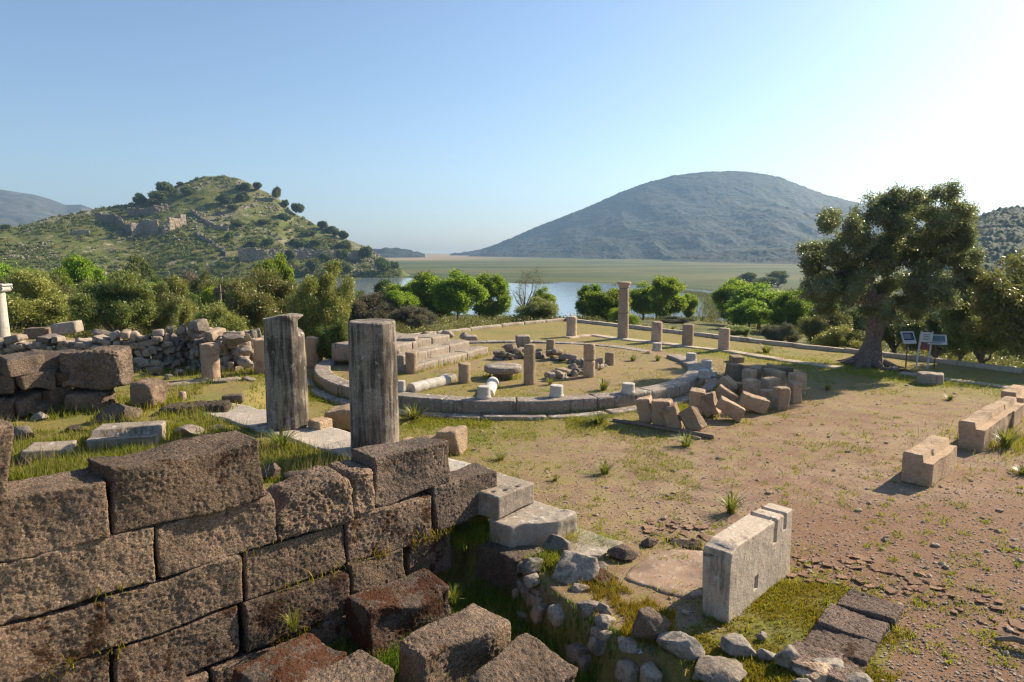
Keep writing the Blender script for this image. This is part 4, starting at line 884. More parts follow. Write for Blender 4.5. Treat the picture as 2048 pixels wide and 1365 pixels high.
rubble('rubble_wall', 'low curved rubble wall around the back of the round court', [(1000, 722), (1040, 716), (1090, 718), (1130, 724), (1170, 734), (1186, 744)], [704, 706, 709, 713, 722, 730], .5, .2, 'lime', .15, .35, .15, 5)
rubble('rubble_wall', 'scatter of pale rubble footing right of the tallest inner column', [(1098, 766), (1130, 756), (1168, 752), (1200, 738), (1226, 732)], [760, 748, 745, 729, 726], .45, .22, 'lime', .15, .3, .13, 6)
rw7 = [np.array(q)-SU*.1-SV*.04 for q in (P(1048, 1122)[:2], P(1080, 1165)[:2], P(1125, 1200)[:2], P(1175, 1235)[:2], P(1245, 1275)[:2], P(1330, 1320)[:2])]
rubble('rubble_wall', 'rubble edge holding the bank on the right of the trench', [], [.50, .46, .46, .44, .46, .5], .2, -.58, 'bankstone', .07, .24, .12, 7, world=rw7, drop=.66)
# ------------------------------------------------------------------ left middle ground blocks and rocks
gW = 'squared blocks on the rubble wall'
bp('stone_block', 'brown squared block on top of the rubble wall beside a grey one', 'stone block', 52, 106, 651, 677, .5, 8, 'boulder', y=20.9, group=gW)
bp('stone_block', 'tilted grey squared block on top of the rubble wall', 'stone block', 108, 165, 643, 671, .5, 6, 'marble', y=20.8, tilt=(0, -.12), group=gW)
rock('rock', 'long flat grey stone lying on the rubble wall', 172, 220, 657, 669, 'lime', .6, 6, y=20.6, fr=0, sub=3)
for i, a in enumerate([(330, 348, 649, 668, 'small pale stone left of the stone pile on the rubble wall'), (352, 374, 645, 670, 'round grey stone low in the pile on the rubble wall'), (371, 412, 636, 660, 'large grey boulder crowning the pile on the rubble wall'), (366, 412, 658, 674, 'flat brown stone under the crowning boulder of the pile'), (312, 332, 660, 674, 'squarish grey stone on the rubble wall crest')]):
    rock('rock', a[4], *a[:4], 'lime', .8, 20+i, y=20.5, fr=0, sub=3, group='stones piled on the rubble wall')
for i, a in enumerate([(432, 490, 664, 690, 'broad flat grey rock heaped on the broken wall end'), (462, 500, 690, 712, 'grey squarish rock on the flank of the broken wall end'), (470, 505, 712, 738, 'pale rock at the foot of the broken wall end'), (487, 503, 668, 682, 'small orange rock on the broken wall end')]):
    rock('rock', a[4], *a[:4], 'sand' if i == 3 else 'lime', .7, 30+i, y=18.6-.2*i, fr=.2, sub=4)
yJ = G(190, 826)[1]
bp('stone_block', 'huge dark pitted block perched on a smaller one at the left', 'stone block', 126, 264, 688, 776, .85, 12, 'conglo', y=yJ, res=.035, rough=.03, pit=.05, r=.09, warp=.1)
bp('stone_block', 'low dark block carrying the huge perched block', 'stone block', 138, 232, 770, 826, .7, 10, 'conglo', res=.035, rough=.03, pit=.04, r=.08, warp=.08, fr=2, fh=.3)
bp('stone_block', 'brown pitted block with a pale left side, right of the perched block', 'stone block', 258, 342, 753, 822, .7, -8, 'wall', res=.035, rough=.03, pit=.03, r=.1, warp=.1, fr=2.5, fh=.25)
bp('stone_block', 'long low pitted block lying left of the paving slabs', 'stone block', 330, 463, 794, 832, .5, 8, 'conglo', res=.03, rough=.03, pit=.04, r=.1, warp=.08, fr=2.5, fh=.2)
bp('stone_block', 'small dark stone lying above the end of the long low block', 'stone block', 446, 490, 783, 806, .25, 12, 'conglo', res=.04, warp=.06, fr=1)
rock('rock', 'grey boulder with dark pits in the grass below the perched block', 176, 266, 798, 848, 'conglo', .7, 41, fr=2.5, fh=.3, rough=.14)
def c_ledge(V, N):
    V = V.copy(); m = (V[:, 1] < -.12); V[m, 2] = np.minimum(V[m, 2], V[:, 2].max()*.25); return V
bp('stone_block', 'grey marble block with a stepped ledge in the grass behind the wall', 'stone block', 183, 330, 838, 902, .8, 14, 'marble', carve=c_ledge, res=.03, warp=.05, fr=1.5, fh=.2)
bp('stone_block', 'flat grey cut block in the grass left of the ledged block', 'stone block', 48, 153, 876, 926, .6, 14, 'marble', res=.03, warp=.09, fr=2, fh=.2)
for i, a in enumerate([(12, 62, 850, 884, 'pale flat stone in the grass by the left edge'), (56, 92, 823, 842, 'small bluish stone at the foot of the shadowed wall'), (28, 56, 905, 935, 'small dark stone left of the flat cut block'), (338, 398, 846, 872, 'flat grey stone half buried in yellow grass behind the wall'), (398, 452, 848, 862, 'dark low stone beside the left end of the paving'), (345, 368, 737, 752, 'grey stone in the grass before the rubble wall'), (295, 322, 732, 752, 'pointed stone before the rubble wall'), (366, 392, 730, 742, 'flat brown stone near the lone pale column stub'), (325, 343, 746, 760, 'small rounded stone left of the lone pale column stub'), (522, 560, 925, 962, 'pale crumbling stone between the two top wall blocks'), (556, 640, 938, 968, 'low rubble lump capping the lower part of the ashlar wall'), (130, 165, 848, 866, 'brown stone in the tall grass left of the ledged block')]):
    rock('rock', a[4], *a[:4], ('lime', 'bluelime', 'conglo', 'lime', 'conglo', 'lime', 'lime', 'lime', 'lime', 'conglo', 'conglo', 'conglo')[i], .8, 50+i, fr=1.2, sub=4)
strip('foundation_strip', 'low stone footing beneath the lone pale column stub', 'foundation', [P(335, 772, .66), P(420, 765, .66), P(480, 758, .66)], .45, .06, 'kerb', .7, .06)
rock('rock', 'flat pale stone right of the lone pale column stub', 478, 510, 753, 763, 'lime', .8, 63, sub=3)
# brown blocks beside the pillars
gN = 'brown fallen blocks around the pillars'
bp('stone_block', 'brown cut block standing right behind the broken-topped pillar', 'stone block', 618, 672, 826, 866, .4, -30, 'sand', group=gN, res=.03, warp=.06, r=.06)
bp('stone_block', 'large brown block with a chewed top between the two pillars', 'stone block', 645, 735, 806, 868, .6, -15, 'sand', group=gN, res=.03, warp=.1, r=.06, rough=.03)
bp('stone_block', 'brown squared block right of the flat-topped pillar', 'stone block', 868, 942, 848, 912, .55, -25, 'sand', group=gN, res=.025, warp=.09, r=.07, rough=.025, fr=2, fh=.12)
rock('rock', 'rounded brown rock behind the top block of the wall', 822, 905, 867, 905, 'sand', .7, 71, fr=1, group=gN)
rock('rock', 'low brown rock touching the base of the flat-topped pillar', 795, 850, 873, 900, 'sand', .8, 72, fr=1, group=gN)
rock('rock', 'small white stone at the end of the wall above the steps', 905, 938, 924, 940, 'whitemarble', .8, 73, fr=.3, sub=3)
# ------------------------------------------------------------------ brown blocks right of the ring
gP = 'brown blocks stacked beside the ring'
pile = [(1290, 851, .36, .5, .62, -20, 0, -.2, 'rough brown block at the left end of the pile'), (1326, 859, .48, .45, .72, -20, 0, -.06, 'tall brown block with pitted top next to the left end of the pile'), (1345, 864, .36, .42, .62, -25, 0, -.3, 'brown block leaning second from the front'), (1386, 868, .36, .46, .62, -30, -.15, -.55, 'grooved brown block leaning at the very front of the pile'),
        (1391, 833, .42, .42, .70, -20, 0, 0, 'tall brown block with a worn top in the middle of the pile'), (1420, 836, .38, .40, .64, -25, -.1, -.38, 'brown block tipped to the left against the tall middle one'), (1452, 814, .64, .40, .36, -20, 0, .5, 'brown block sloping down to the right behind the tipped ones'), (1456, 792, .62, .42, .34, -25, .1, .75, 'brown lump topping the back of the tipped blocks'), (1460, 846, .74, .42, .38, -15, 0, .48, 'brown block lying slanted in front of the pile'), (1506, 829, .74, .45, .38, -10, 0, .32, 'low brown block lying flat between slanted and upright ones'),
        (1501, 801, .42, .36, .64, 20, 0, 0, 'upright brown block at the left of the standing row'), (1499, 782, .34, .34, .62, 20, 0, .05, 'brown block peeping over the left upright one'), (1510, 769, .36, .38, .62, 15, 0, 0, 'rear brown block in the left of the standing row'), (1538, 793, .46, .38, .58, 20, 0, 0, 'broad brown block in the middle of the standing row'), (1531, 812, .36, .32, .46, 15, 0, 0, 'short brown block standing in weeds at the front'), (1559, 823, .37, .36, .68, 15, 0, 0, 'tall narrow brown block at the front right'), (1589, 809, .34, .34, .68, 15, 0, 0, 'upright brown block at the right end, the front one of two'), (1593, 791, .44, .40, .68, 12, 0, 0, 'brown block directly behind the upright one at the right end'), (1557, 781, .32, .36, .62, 15, 0, 0, 'upright brown block in the back row, right of centre'), (1541, 772, .40, .40, .54, 12, 0, 0, 'square brown block in the back row centre'),
        (1497, 763, .46, .50, .52, 10, 0, 0, 'shaded brown block with a broken top in the back row'), (1467, 761, .42, .60, .54, 8, 0, 0, 'dark shaded block at the back left of the pile'), (1474, 726, .5, .5, .30, 5, 0, 0, 'low shaded block rearmost of the pile'), (1527, 746, .5, .4, .32, -15, 0, 0, 'flat shaded block at the back middle'), (1560, 752, .9, .5, .34, -20, 0, 0, 'long shaded block along the back right of the pile'), (1483, 792, .32, .32, .40, 10, 0, .1, 'small brown block wedged before the left upright one')]
def groove(V, N):
    V = V.copy(); V += N*(.018*np.sin(V[:, 1]*60)*(np.abs(N[:, 0]) > .6))[:, None]; return V
for k, (px, py, L, W, Hh, yaw, tx, ty, lab) in enumerate(pile):
    g = G(px, py); va = math.atan2(g[0], g[1]); f = W/2+.04
    block('stone_block', lab, 'stone block', (g[0]+f*math.sin(va), g[1]+f*math.cos(va), g[2]), L*.92, W*.92, Hh*.92, R(yaw), 'sand', tilt=(tx, ty), group=gP, res=.035, r=.03, warp=.06, rough=.028, pit=.015, ps=8., fr=.9, fh=.16, carve=groove if k == 3 else None)
def beam(label, a, b, z, w, h):
    pa, pb = P(*a, z), P(*b, z); c = (pa+pb)/2; L = np.linalg.norm(pb-pa); V, F = block_geo(L, w, h, 5, .05, .01, .004, 0, warp=.01)
    tag(add('timber_beam', mesh('timber_beam', V, F, True), M['wood'], None, (c[0], c[1], gz(c[0], c[1])-.01), (0, 0, math.atan2(pb[1]-pa[1], pb[0]-pa[0]))), label, 'timber')
beam('long weathered timber lying under the left brown blocks', (1226, 840), (1428, 874), .05, .12, .1)
beam('short broken timber in front of the grooved brown block', (1362, 866), (1400, 876), .04, .1, .06)
# bluish square base beneath a stub
bp('stone_block', 'low pale square base under the white stub behind the ring end', 'stone block', 1390, 1436, 738, 752, .5, 10, 'whitemarble')
# drum near the signs
stub('column_drum', 'wide pale grey drum standing on the ground below the signs', 1859, 742, 771, 48, 'marble', cat='column drum', taper=.98, fr=1)
# ------------------------------------------------------------------ bench blocks on the right
f1, r1, l1 = P(1862, 977), P(1913, 936), P(1809, 958); ub = (r1-f1)[:2]; Lb = np.linalg.norm(ub); ub /= Lb; vb = np.array([-ub[1], ub[0]]); Wb = float((l1-f1)[:2]@vb)
def bench(label, s0, L, Hh, W, off=0., seed=1):
    c = f1[:2]+ub*(s0+L/2)+vb*(W/2+off)
    def cv(V, N):
        V = V.copy(); m = V[:, 1] < -W/2+.17; V[m, 2] = np.minimum(V[m, 2], Hh/2-.13); V[:, 2] += -.012*ss(.2, .6, vn(V*4.1+seed, 4))*(V[:, 2] > Hh/2-.06); return V
    block('bench_block', label, 'bench block', (c[0], c[1], gz(*c)), L, W, Hh, math.atan2(ub[1], ub[0]), 'sand', 'stone bench blocks along the right side', res=.025, r=.03, warp=.035, rough=.012, carve=cv, fr=.6, fh=.14)
Hb = RD(1817, 896, l1[1])[2]
s2 = float((P(1966, 905)-f1)[:2]@ub)
bench('nearest stepped stone bench block, standing apart from the row', 0, Lb, Hb, Wb, 0, 1)
bench('first stepped bench block of the joined row, with yellow grass beside it', s2, 1.55, Hb*1.05, Wb*.92, -.1, 2)
bench('middle stepped bench block of the joined row', s2+1.57, 1.15, Hb*1.0, Wb*.9, -.1, 3)
bench('third stepped bench block at the far end of the joined row', s2+2.74, 1.2, Hb*1.0, Wb*.9, -.12, 4)
bench('farthest stepped bench block cut by the right edge', s2+4.6, 1.3, Hb*1.0, Wb, .0, 5)
c = f1[:2]+ub*(s2+1.3)-vb*.55; n = 1500; FR.append((c[0]+rng.normal(size=n)*1.0*ub[0]-rng.normal(size=n)*.3*vb[0], c[1]+rng.normal(size=n)*1.0*ub[1]-rng.normal(size=n)*.3*vb[1], rng.uniform(.06, .2, n)))
# ------------------------------------------------------------------ orthostat slab and its surroundings
g0 = G(1455, 1248); zt = RD(1469, 1100, g0[1])[2]; c = np.array([P(*q, zt) for q in ((1404, 1085), (1537, 1006), (1586, 1016), (1469, 1100))]); ctr = c.mean(0)
l = (c[1]-c[0]+c[2]-c[3])/2; Lo = np.linalg.norm(l); Wo = .5*(np.linalg.norm(c[0]-c[3])+np.linalg.norm(c[1]-c[2])); yo = math.atan2(l[1], l[0]); Ho = zt-g0[2]+.05
def c_ortho(V, N):
    V = V.copy(); x = V[:, 0]/Lo+.5
    for a, dep in ((.69, .30), (.86, .22)):
        m = ss(.030, .018, np.abs(x-a)); V[:, 2] -= m*.05*(N[:, 2] > .5); f = (N[:, 1] < -.5)*(V[:, 2] > Ho/2-dep); V[:, 1] += m*.07*f
    q = np.maximum(np.abs(x-.40)/.028, np.abs(V[:, 2]+.17)/.075); V[:, 1] += .09*ss(1.15, .8, q)*(N[:, 1] < -.5)
    V[:, 2] -= .05*ss(.12, 0, x)*(V[:, 2] > Ho/2-.12); V[:, 0] += .03*fbm(V*4, 3, 2)*(x < .05)
    return V
block('marble_slab', 'upright grey marble slab with two slots and a square socket, near the right foreground', 'stone slab', (ctr[0], ctr[1], g0[2]-.05), Lo, Wo, Ho, yo, 'ortho', res=.011, r=.018, rough=.008, warp=.02, carve=c_ortho, fr=1.2, fh=.12, sink=0)
g = P(1325, 1150); V = []
ang = np.linspace(0, 2*math.pi, 60, endpoint=False); poly = np.array([P(*q)[:2] for q in ((1238, 1160), (1262, 1135), (1300, 1108), (1345, 1094), (1400, 1100), (1440, 1110), (1450, 1160), (1420, 1200), (1380, 1206), (1330, 1195), (1290, 1182))]); ctp = poly.mean(0)
b = Bag(); rings = []
for f in np.linspace(0, 1, 14):
    k = np.linspace(0, len(poly), 90, endpoint=False); q = np.stack([np.interp(k, np.arange(len(poly)+1), np.append(poly[:, i], poly[0, i])) for i in (0, 1)], 1); q = ctp+(q-ctp)*f
    q3 = np.stack([q[:, 0], q[:, 1], terr(q[:, 0], q[:, 1])+.022-.06*(f > .97)], 1); q3[:, 2] += .008*fbm(q3*5, 3, 3); q3[:, :2] += (.10*fbm(q3*3, 4, 4)*f*f)[:, None]; rings.append(q3)
V = np.concatenate(rings); i = np.arange(13*90); j = i//90*90+(i+1) % 90
tag(add('mortar_floor', mesh('mortar_floor', V, np.stack([i, j, j+90, i+90], 1)), M['mortar']), kind='structure')
gQ = 'flat pitted blocks sunk in a row right of the marble slab'
for lab, cc in [('farthest flat pitted block of the sunken row', ((1690, 1200), (1712, 1178), (1784, 1204), (1778, 1236))), ('second flat pitted block from the far end of the sunken row', ((1655, 1232), (1676, 1206), (1762, 1240), (1738, 1280))), ('third flat pitted block of the sunken row, with red moss', ((1626, 1268), (1648, 1240), (1738, 1282), (1718, 1318))), ('nearest flat pitted block of the sunken row behind small rocks', ((1580, 1312), (1606, 1274), (1708, 1318), (1690, 1362)))]:
    cm_ = np.mean(cc, 0); cc = [tuple(cm_+(np.array(q)-cm_)*1.27) for q in cc]
    qb('stone_block', lab, 'stone block', cc, .115, -.1, 'conglo_red', group=gQ, res=.015, rough=.022, pit=.015, ps=16., r=.025, warp=.05, fr=1.2, fh=.08)
qb('stone_block', 'dark reddish block sunk between the grey rocks and the mortar floor', 'stone block', [(1176, 1150), (1200, 1134), (1290, 1172), (1274, 1200)], .03, -.35, 'conglo_moss', res=.018, rough=.03, pit=.04, r=.07, warp=.1, fr=1)
bp('stone_block', 'low dark pitted stone behind the mortar floor', 'stone block', 1336, 1402, 1072, 1100, .25, -12, 'conglo', res=.02, rough=.03, pit=.03, r=.06, warp=.08, fr=2)
rock('rock', 'small dark stone on the gravel left of the low pitted stone', 1283, 1320, 1074, 1096, 'conglo', .8, 81, fr=1.5)
rock('rock', 'flat dark pitted stone edging the mortar floor', 1216, 1285, 1090, 1126, 'conglo', .7, 82, fr=1.5)
gG = 'grey rocks around the trench edge'
for i, a in enumerate([(1086, 1147, 1066, 1120, 'bluelime', 'upright pointed bluish grey rock above the trench'), (1092, 1202, 1096, 1166, 'bluelime', 'largest angular bluish grey rock above the trench'), (1042, 1092, 1108, 1160, 'bluelime', 'rounded grey rock left of the weedy tuft above the trench'), (1166, 1222, 1122, 1150, 'lime', 'small grey stone right of the largest bluish rock'),
                       (1268, 1348, 1212, 1292, 'boulder', 'rounded brown boulder left of the marble slab'), (1320, 1418, 1256, 1326, 'bluelime', 'slanting grey rock under the near end of the marble slab'), (1446, 1528, 1272, 1322, 'bluelime', 'long bluish grey rock in yellow ground cover'), (1515, 1558, 1294, 1326, 'bluelime', 'small grey rock between the long one and the pale upright one'), (1553, 1608, 1287, 1344, 'bluelime', 'pale upright rock in front of the sunken row'), (1388, 1505, 1316, 1372, 'lime', 'large dark grey rock at the bottom edge'), (1600, 1690, 1326, 1372, 'sandpale', 'pinkish flat rock at the bottom edge'), (1630, 1704, 1312, 1350, 'bluelime', 'bluish rock resting on the pinkish flat one'), (1228, 1340, 1262, 1306, 'ring', 'dark flat slate under the brown boulder'),
                       (1580, 1640, 1350, 1385, 'bluelime', 'grey rock cut by the bottom edge below the pale upright one'), (1690, 1762, 1346, 1385, 'bluelime', 'grey rock cut by the bottom edge at the end of the sunken row'), (1155, 1202, 1195, 1238, 'lime', 'pale brown stone in the rubble edge of the trench'), (1195, 1225, 1205, 1240, 'lime', 'small upright pale stone in the trench edge'), (1140, 1182, 1165, 1185, 'lime', 'flat pale stone at the top of the trench edge'), (1185, 1235, 1225, 1265, 'lime', 'grey stone low in the trench edge near the slate'), (1515, 1540, 1262, 1284, 'bluelime', 'small pointed stone at the foot of the marble slab')]):
    rock('rock', a[5], *a[:4], a[4], .8, 90+i, gG, fr=1., fh=.1, rough=.14, cuts=16, sub=4)
# driftwood
pa = P(1990, 1285); pts = np.array([[0, 0, .05], [.15, -.06, .1], [.32, -.2, .09], [.42, -.36, .05], [.46, -.45, .03]]); V, F, T = tube_geo(pts, [.02, .04, .045, .035, .02], 10); b = Bag(); b.add(V+.01*fbm(V*20, 2)[:, None], F)
tag(add('driftwood', b.mesh('driftwood'), M['wood'], None, (pa[0], pa[1], gz(*pa[:2]))), 'dark crooked piece of dead wood on the ground at the lower right', 'dead wood')
# terracotta shards
def shards():
    protos = []
    for s in range(6):
        rg = np.random.default_rng(s); n = 7; a = np.sort(rg.uniform(0, 2*math.pi, n)); r = rg.uniform(.6, 1., n); bt = np.stack([r*np.cos(a), r*np.sin(a), 0*a], 1); tp = bt*.96+[0, 0, .22]
        V = np.concatenate([bt, tp, [[0, 0, .23]]]); k = np.arange(n); q = np.stack([k, (k+1) % n, (k+1) % n+n, k+n], 1); t = np.stack([k+n, (k+1) % n+n, np.full(n, 2*n)], 1)
        me = mesh('terracotta_shard', V, [q, t], False); me.materials.append(M['terra']); protos.append(me)
    path = [(1560, 1120), (1640, 1140), (1700, 1130), (1740, 1160), (1790, 1165), (1840, 1170), (1900, 1190), (1960, 1210), (2010, 1240), (2040, 1280)]
    for i in range(120):
        t = rng.uniform(0, len(path)-1.01)
        if i < 90: k = int(t); f = t-k; q = np.array(path[k])*(1-f)+np.array(path[k+1])*f; q = q+rng.normal(size=2)*[24, 15]
        else: q = np.array([rng.uniform(1290, 1420), 1060+rng.normal()*10])+[0, 0]
        p = P(*q); s = rng.uniform(.035, .13); o = bpy.data.objects.new('terracotta_shard', protos[i % 6]); C.objects.link(o)
        o.location = (p[0], p[1], gz(p[0], p[1])+.012); o.scale = (s, s*rng.uniform(.6, 1), .05); o.rotation_euler = (rng.normal()*.12, rng.normal()*.12, rng.uniform(0, 6))
        tag(o, 'flat broken terracotta shard among others strewn over the gravel' , 'shard', 'terracotta shards on the gravel')
shards()
# ------------------------------------------------------------------ signs
def box(L, W, Hh, c=(0, 0, 0), r=.006): V, N, F = lattice(L, W, Hh, .5, r); return V+np.array(c), F
def bar(p, q, w): V, F, T = tube_geo([p, q], w, 10); return V, F, T
def lectern(label, px, yb, x0, x1, yt, y2, pr, yaw):
    g = G(px, yb); e = empty('information_sign', label, 'sign', tuple(g), yaw, 'information signs by the big olive'); dz = g[1]*CP+CAMH*SP; w = (x1-x0)*dz/FPX/math.cos(yaw); zc = RD(px, (yt+y2)/2, g[1])[2]-g[2]; hh = (y2-yt)*dz/FPX*1.25
    b = Bag(); V, F, T = bar([0, 0, -.1], [0, 0, zc], .022); b.add(V, F); b.add(V, T); add('post', b.mesh('post'), M['steel'], e)
    V, F = box(w, .03, hh); o = add('panel', mesh('panel', V, F, False), M['white'], e, (0, -.02, zc), (-.5, 0, 0))
    V, F = box(w*.8, .008, hh*.62, (0, -.018, hh*.08), .001); add('picture', mesh('picture', V, F, False), M[pr], o)
    b = Bag()
    for k in range(3): V, F = box(w*(.7-.1*k), .006, hh*.025, (-.03*k, -.018, -hh*(.30+.05*k)), .0008); b.add(V, F)
    for k in range(5): V, F = box(w*(.5+.06*(k % 3)), .006, hh*.025, (-.05, -.0245, hh*(.26-.08*k)), .0008); b.add(V, F)
    add('lettering', b.mesh('lettering', False), M['white' if pr == 'navy' else 'ink'], o); fringe(g[0], g[1], .3, .3, 0, .6, .12)
lectern('low slanted sign with dark blue panel, leftmost of the three signs', 1811, 737, 1804, 1832, 665, 686, 'navy', .15)
lectern('low slanted sign with greenish panel, rightmost of the three signs', 1868, 738, 1853, 1888, 671, 688, 'teal', -.25)
g = G(1843, 738); e = empty('information_sign', 'tall white framed sign with a red and black panel, middle of the three', 'sign', tuple(g), 0, 'information signs by the big olive'); e.rotation_euler = (0, .06, -.1); zt = RD(1850, 664, g[1])[2]-g[2]
b = Bag()
for sx in (-.19, .19): V, F = box(.045, .045, zt+.1, (sx, 0, zt/2-.05), .004); b.add(V, F)
add('frame', b.mesh('frame', False), M['white'], e)
V, F = box(.334, .03, .52, (0, 0, zt-.27)); o = add('panel', mesh('panel', V, F, False), M['white'], e)
V, F = box(.30, .012, .27, (0, -.018, zt-.50), .001); add('picture', mesh('picture', V, F, False), M['redp'], o)
b = Bag()
for k in range(4): V, F = box(.22-.03*(k % 2), .008, .018, (0, -.024, zt-.10-.06*k), .001); b.add(V, F)
for k in range(3): V, F = box(.22, .008, .03, (0, -.0275, zt-.42-.07*k), .001); b.add(V, F)
add('lettering', b.mesh('lettering', False), M['ink'], o)
rock('rock', 'pale flat stone on the ground right of the big olive trunk', 1774, 1802, 732, 744, 'lime', .8, 120, sub=3)
rock('rock', 'low dark stone below the signs', 1800, 1830, 738, 746, 'conglo', .8, 121, sub=3)
# utility pole
g = RD(443, 640, 50); g[2] = gz(g[0], 50); e = empty('utility_pole', 'slim brown utility pole with small cross arm beyond the rubble wall', 'utility pole', tuple(g)); h = RD(443, 570, 50)[2]-g[2]
b = Bag(); V, F, T = bar([0, 0, -.2], [0, 0, h], .1); b.add(V, F); b.add(V, T); add('pole', b.mesh('pole'), M['wood'], e)
b = Bag(); V, F = box(.9, .08, .08, (0, -.1, h-.55)); b.add(V, F); V, F = box(.5, .1, .25, (-.12, -.13, h-.35)); b.add(V, F)
for k in (-.35, 0, .35): V, F = box(.06, .06, .16, (k, -.1, h-.44)); b.add(V, F)
add('cross_arm', b.mesh('cross_arm', False), M['steel'], e)
# ------------------------------------------------------------------ ruined walls on the far hill
def hillwall(label, pts, h, w=1.6, mat='lime', seed=0):
    rg = np.random.default_rng(seed); b = Bag(); q = [hill_at(*p) for p in pts]
    for p0_, p1_ in zip(q[:-1], q[1:]):
        L = np.linalg.norm((p1_-p0_)[:2]); n = max(1, int(L/4)); yaw = math.atan2(p1_[1]-p0_[1], p1_[0]-p0_[0])
        for i in range(n):
            c = p0_+(p1_-p0_)*(i+.5)/n; hh = h*rg.uniform(.8, 1.15)+1.5; V, F = block_geo(L/n+.3, w, hh, seed*50+i, .9, .2, .25, 0, warp=.5, freq=.5)
            b.add(xf(V, c-[0, 0, 1.5], (0, 0, yaw)), F, rg.uniform(.3, .9))
    tag(add('ruined_wall', b.mesh('ruined_wall', False), M['hillruin']), label, 'ruined wall', 'ruined walls on the hill')
hillwall('upper left arm of the ruined fort, shaded, on the hill', [(200, 443), (235, 446), (268, 470)], 6, seed=1)
hillwall('front face of the ruined fort on the hill', [(268, 474), (290, 470), (322, 468)], 9, seed=2)
hillwall('right face of the ruined fort turning to the right on the hill', [(328, 470), (345, 466), (378, 450)], 8, seed=3)
hillwall('higher ruined wall above the fort on the hill', [(265, 432), (290, 434), (318, 430), (345, 422)], 5, seed=4)
hillwall('line of broken wall climbing right of the fort', [(390, 424), (420, 448), (435, 455), (460, 462)], 2.2, seed=5)
hillwall('broken wall stub lower on the slope right of the fort', [(395, 470), (430, 492), (455, 512)], 2.5, seed=6)
hillwall('long pale ruined wall along the foot of the hill', [(478, 518), (530, 518), (600, 519), (660, 519), (720, 521)], 6.5, seed=7)
hillwall('short ruined wall low on the left slope of the hill', [(150, 470), (185, 470)], 3, seed=8)
# ------------------------------------------------------------------ big olive tree
def hero():
    g = G(1746, 735); d = g[1]+.4; rg = np.random.default_rng(77); o = empty('olive_tree', 'big old olive tree with thick gnarled trunk and wide dark crown', 'tree', (g[0], d, g[2]))
    px2 = d*CP+CAMH*SP; k = px2/FPX
    L = [(1630, 520, 34, 40), (1640, 545, 45, 62), (1686, 470, 48, 58), (1735, 515, 62, 75), (1757, 450, 42, 58), (1796, 422, 48, 42), (1835, 415, 60, 36), (1886, 432, 55, 52), (1916, 488, 48, 66), (1904, 552, 52, 55), (1848, 520, 52, 62), (1832, 588, 50, 45), (1672, 588, 45, 30), (1635, 592, 32, 28), (1655, 612, 30, 20), (1748, 570, 60, 48), (1800, 480, 50, 60), (1870, 590, 45, 36), (1700, 555, 45, 45), (1770, 610, 40, 26), (1880, 480, 50, 50)]
    lob = []
    for i, (a, b_, c_, e_) in enumerate(L):
        dy = rg.uniform(-1.7, 1.7); p = RD(a, b_, d+dy)-np.array([g[0], d, g[2]]); lob.append((*p, c_*k*1.0, (c_+e_)/2*k*.95, e_*k*1.0))
    lob = sub_lobes(lob, 13, .36, rg); p = lobe_pts(lob, 125, rg, .54, 1.9)
    ct = np.clip(.45+.5*vn(p*1.6, 9)+rg.normal(size=len(p))*.2, 0, 1)
    V, F, t = leaves(p, 9, .09, .125, .04, rg, ct); c = add('crown', mesh('crown', V, F, False, {'tint': t}), M['olive_big'], o)
    n = 46; z = np.linspace(-.15, 2.6, n); pts = np.stack([.18*np.sin(z*1.1)+.05*z, .05*z, z], 1); r = .25+.36*np.exp(-np.clip(z, 0, 9)/.36)+.03*np.sin(z*5)
    V, F, T = tube_geo(pts, r, 40); cc = np.repeat(pts, 40, 0); dv = V[:n*40]-cc; an = np.arctan2(dv[:, 1], dv[:, 0]); zz = cc[:, 2]
    f = 1+.13*np.sin(an*5+zz*1.6)+.08*np.sin(an*9-zz*2.3)+.12*fbm(np.stack([np.cos(an)*2, np.sin(an)*2, zz*1.1], 1), 4, 3)
    V[:n*40] = cc+dv*f[:, None]; b = Bag(); b.add(V, F)
    top = pts[-1]
    for i in range(14):
        e_ = np.array(lob[i][:3]); m = top*.55+e_*.45+rg.normal(size=3)*.25; V, F, T = tube_geo([top-[0, 0, .45], m*.5+top*.5, m, e_], [.26, .2, .13, .03], 10); b.add(V, F)
    for i in range(7):
        a = i*.9+.3; V, F, T = tube_geo([[.5*math.cos(a), .5*math.sin(a), .15], [.9*math.cos(a), .9*math.sin(a), .04], [1.3*math.cos(a+.1), 1.3*math.sin(a+.1), -.04]], [.16, .08, .03], 8); b.add(V, F)
    add('trunk', b.mesh('trunk'), M['bark'], o)
hero()
# ------------------------------------------------------------------ tufts
def tuft_mesh(seed, n=95, h=.42):
    rg = np.random.default_rng(seed); V = []; F = []; A = []
    for i in range(n):
        a = rg.uniform(0, 2*math.pi); out = rg.uniform(.1, .95)*h*1.1; hh = h*rg.uniform(.55, 1.1); w = .009*rg.uniform(.6, 1.5); t = np.linspace(0, 1, 6); r0 = rg.uniform(0, .11)
        x = r0+out*t**1.8; z = hh*(t-.42*(out/h)*t**2.6); sd = np.array([-math.sin(a), math.cos(a), 0]); c = np.stack([x*math.cos(a), x*math.sin(a), z], 1); ww = w*(1-t**3)[:, None]
        b = len(V)*12; V.append(np.stack([c-sd*ww, c+sd*ww], 1).reshape(-1, 3)); k = np.arange(5)*2+b; F.append(np.stack([k, k+1, k+3, k+2], 1)); A.append(np.full(12, rg.uniform(0, 1)))
    me = mesh('grass_tuft', np.concatenate(V), np.concatenate(F), True, {'tint': np.concatenate(A)}); me.materials.append(M['asph']); return me
TM = [tuft_mesh(s) for s in range(4)]
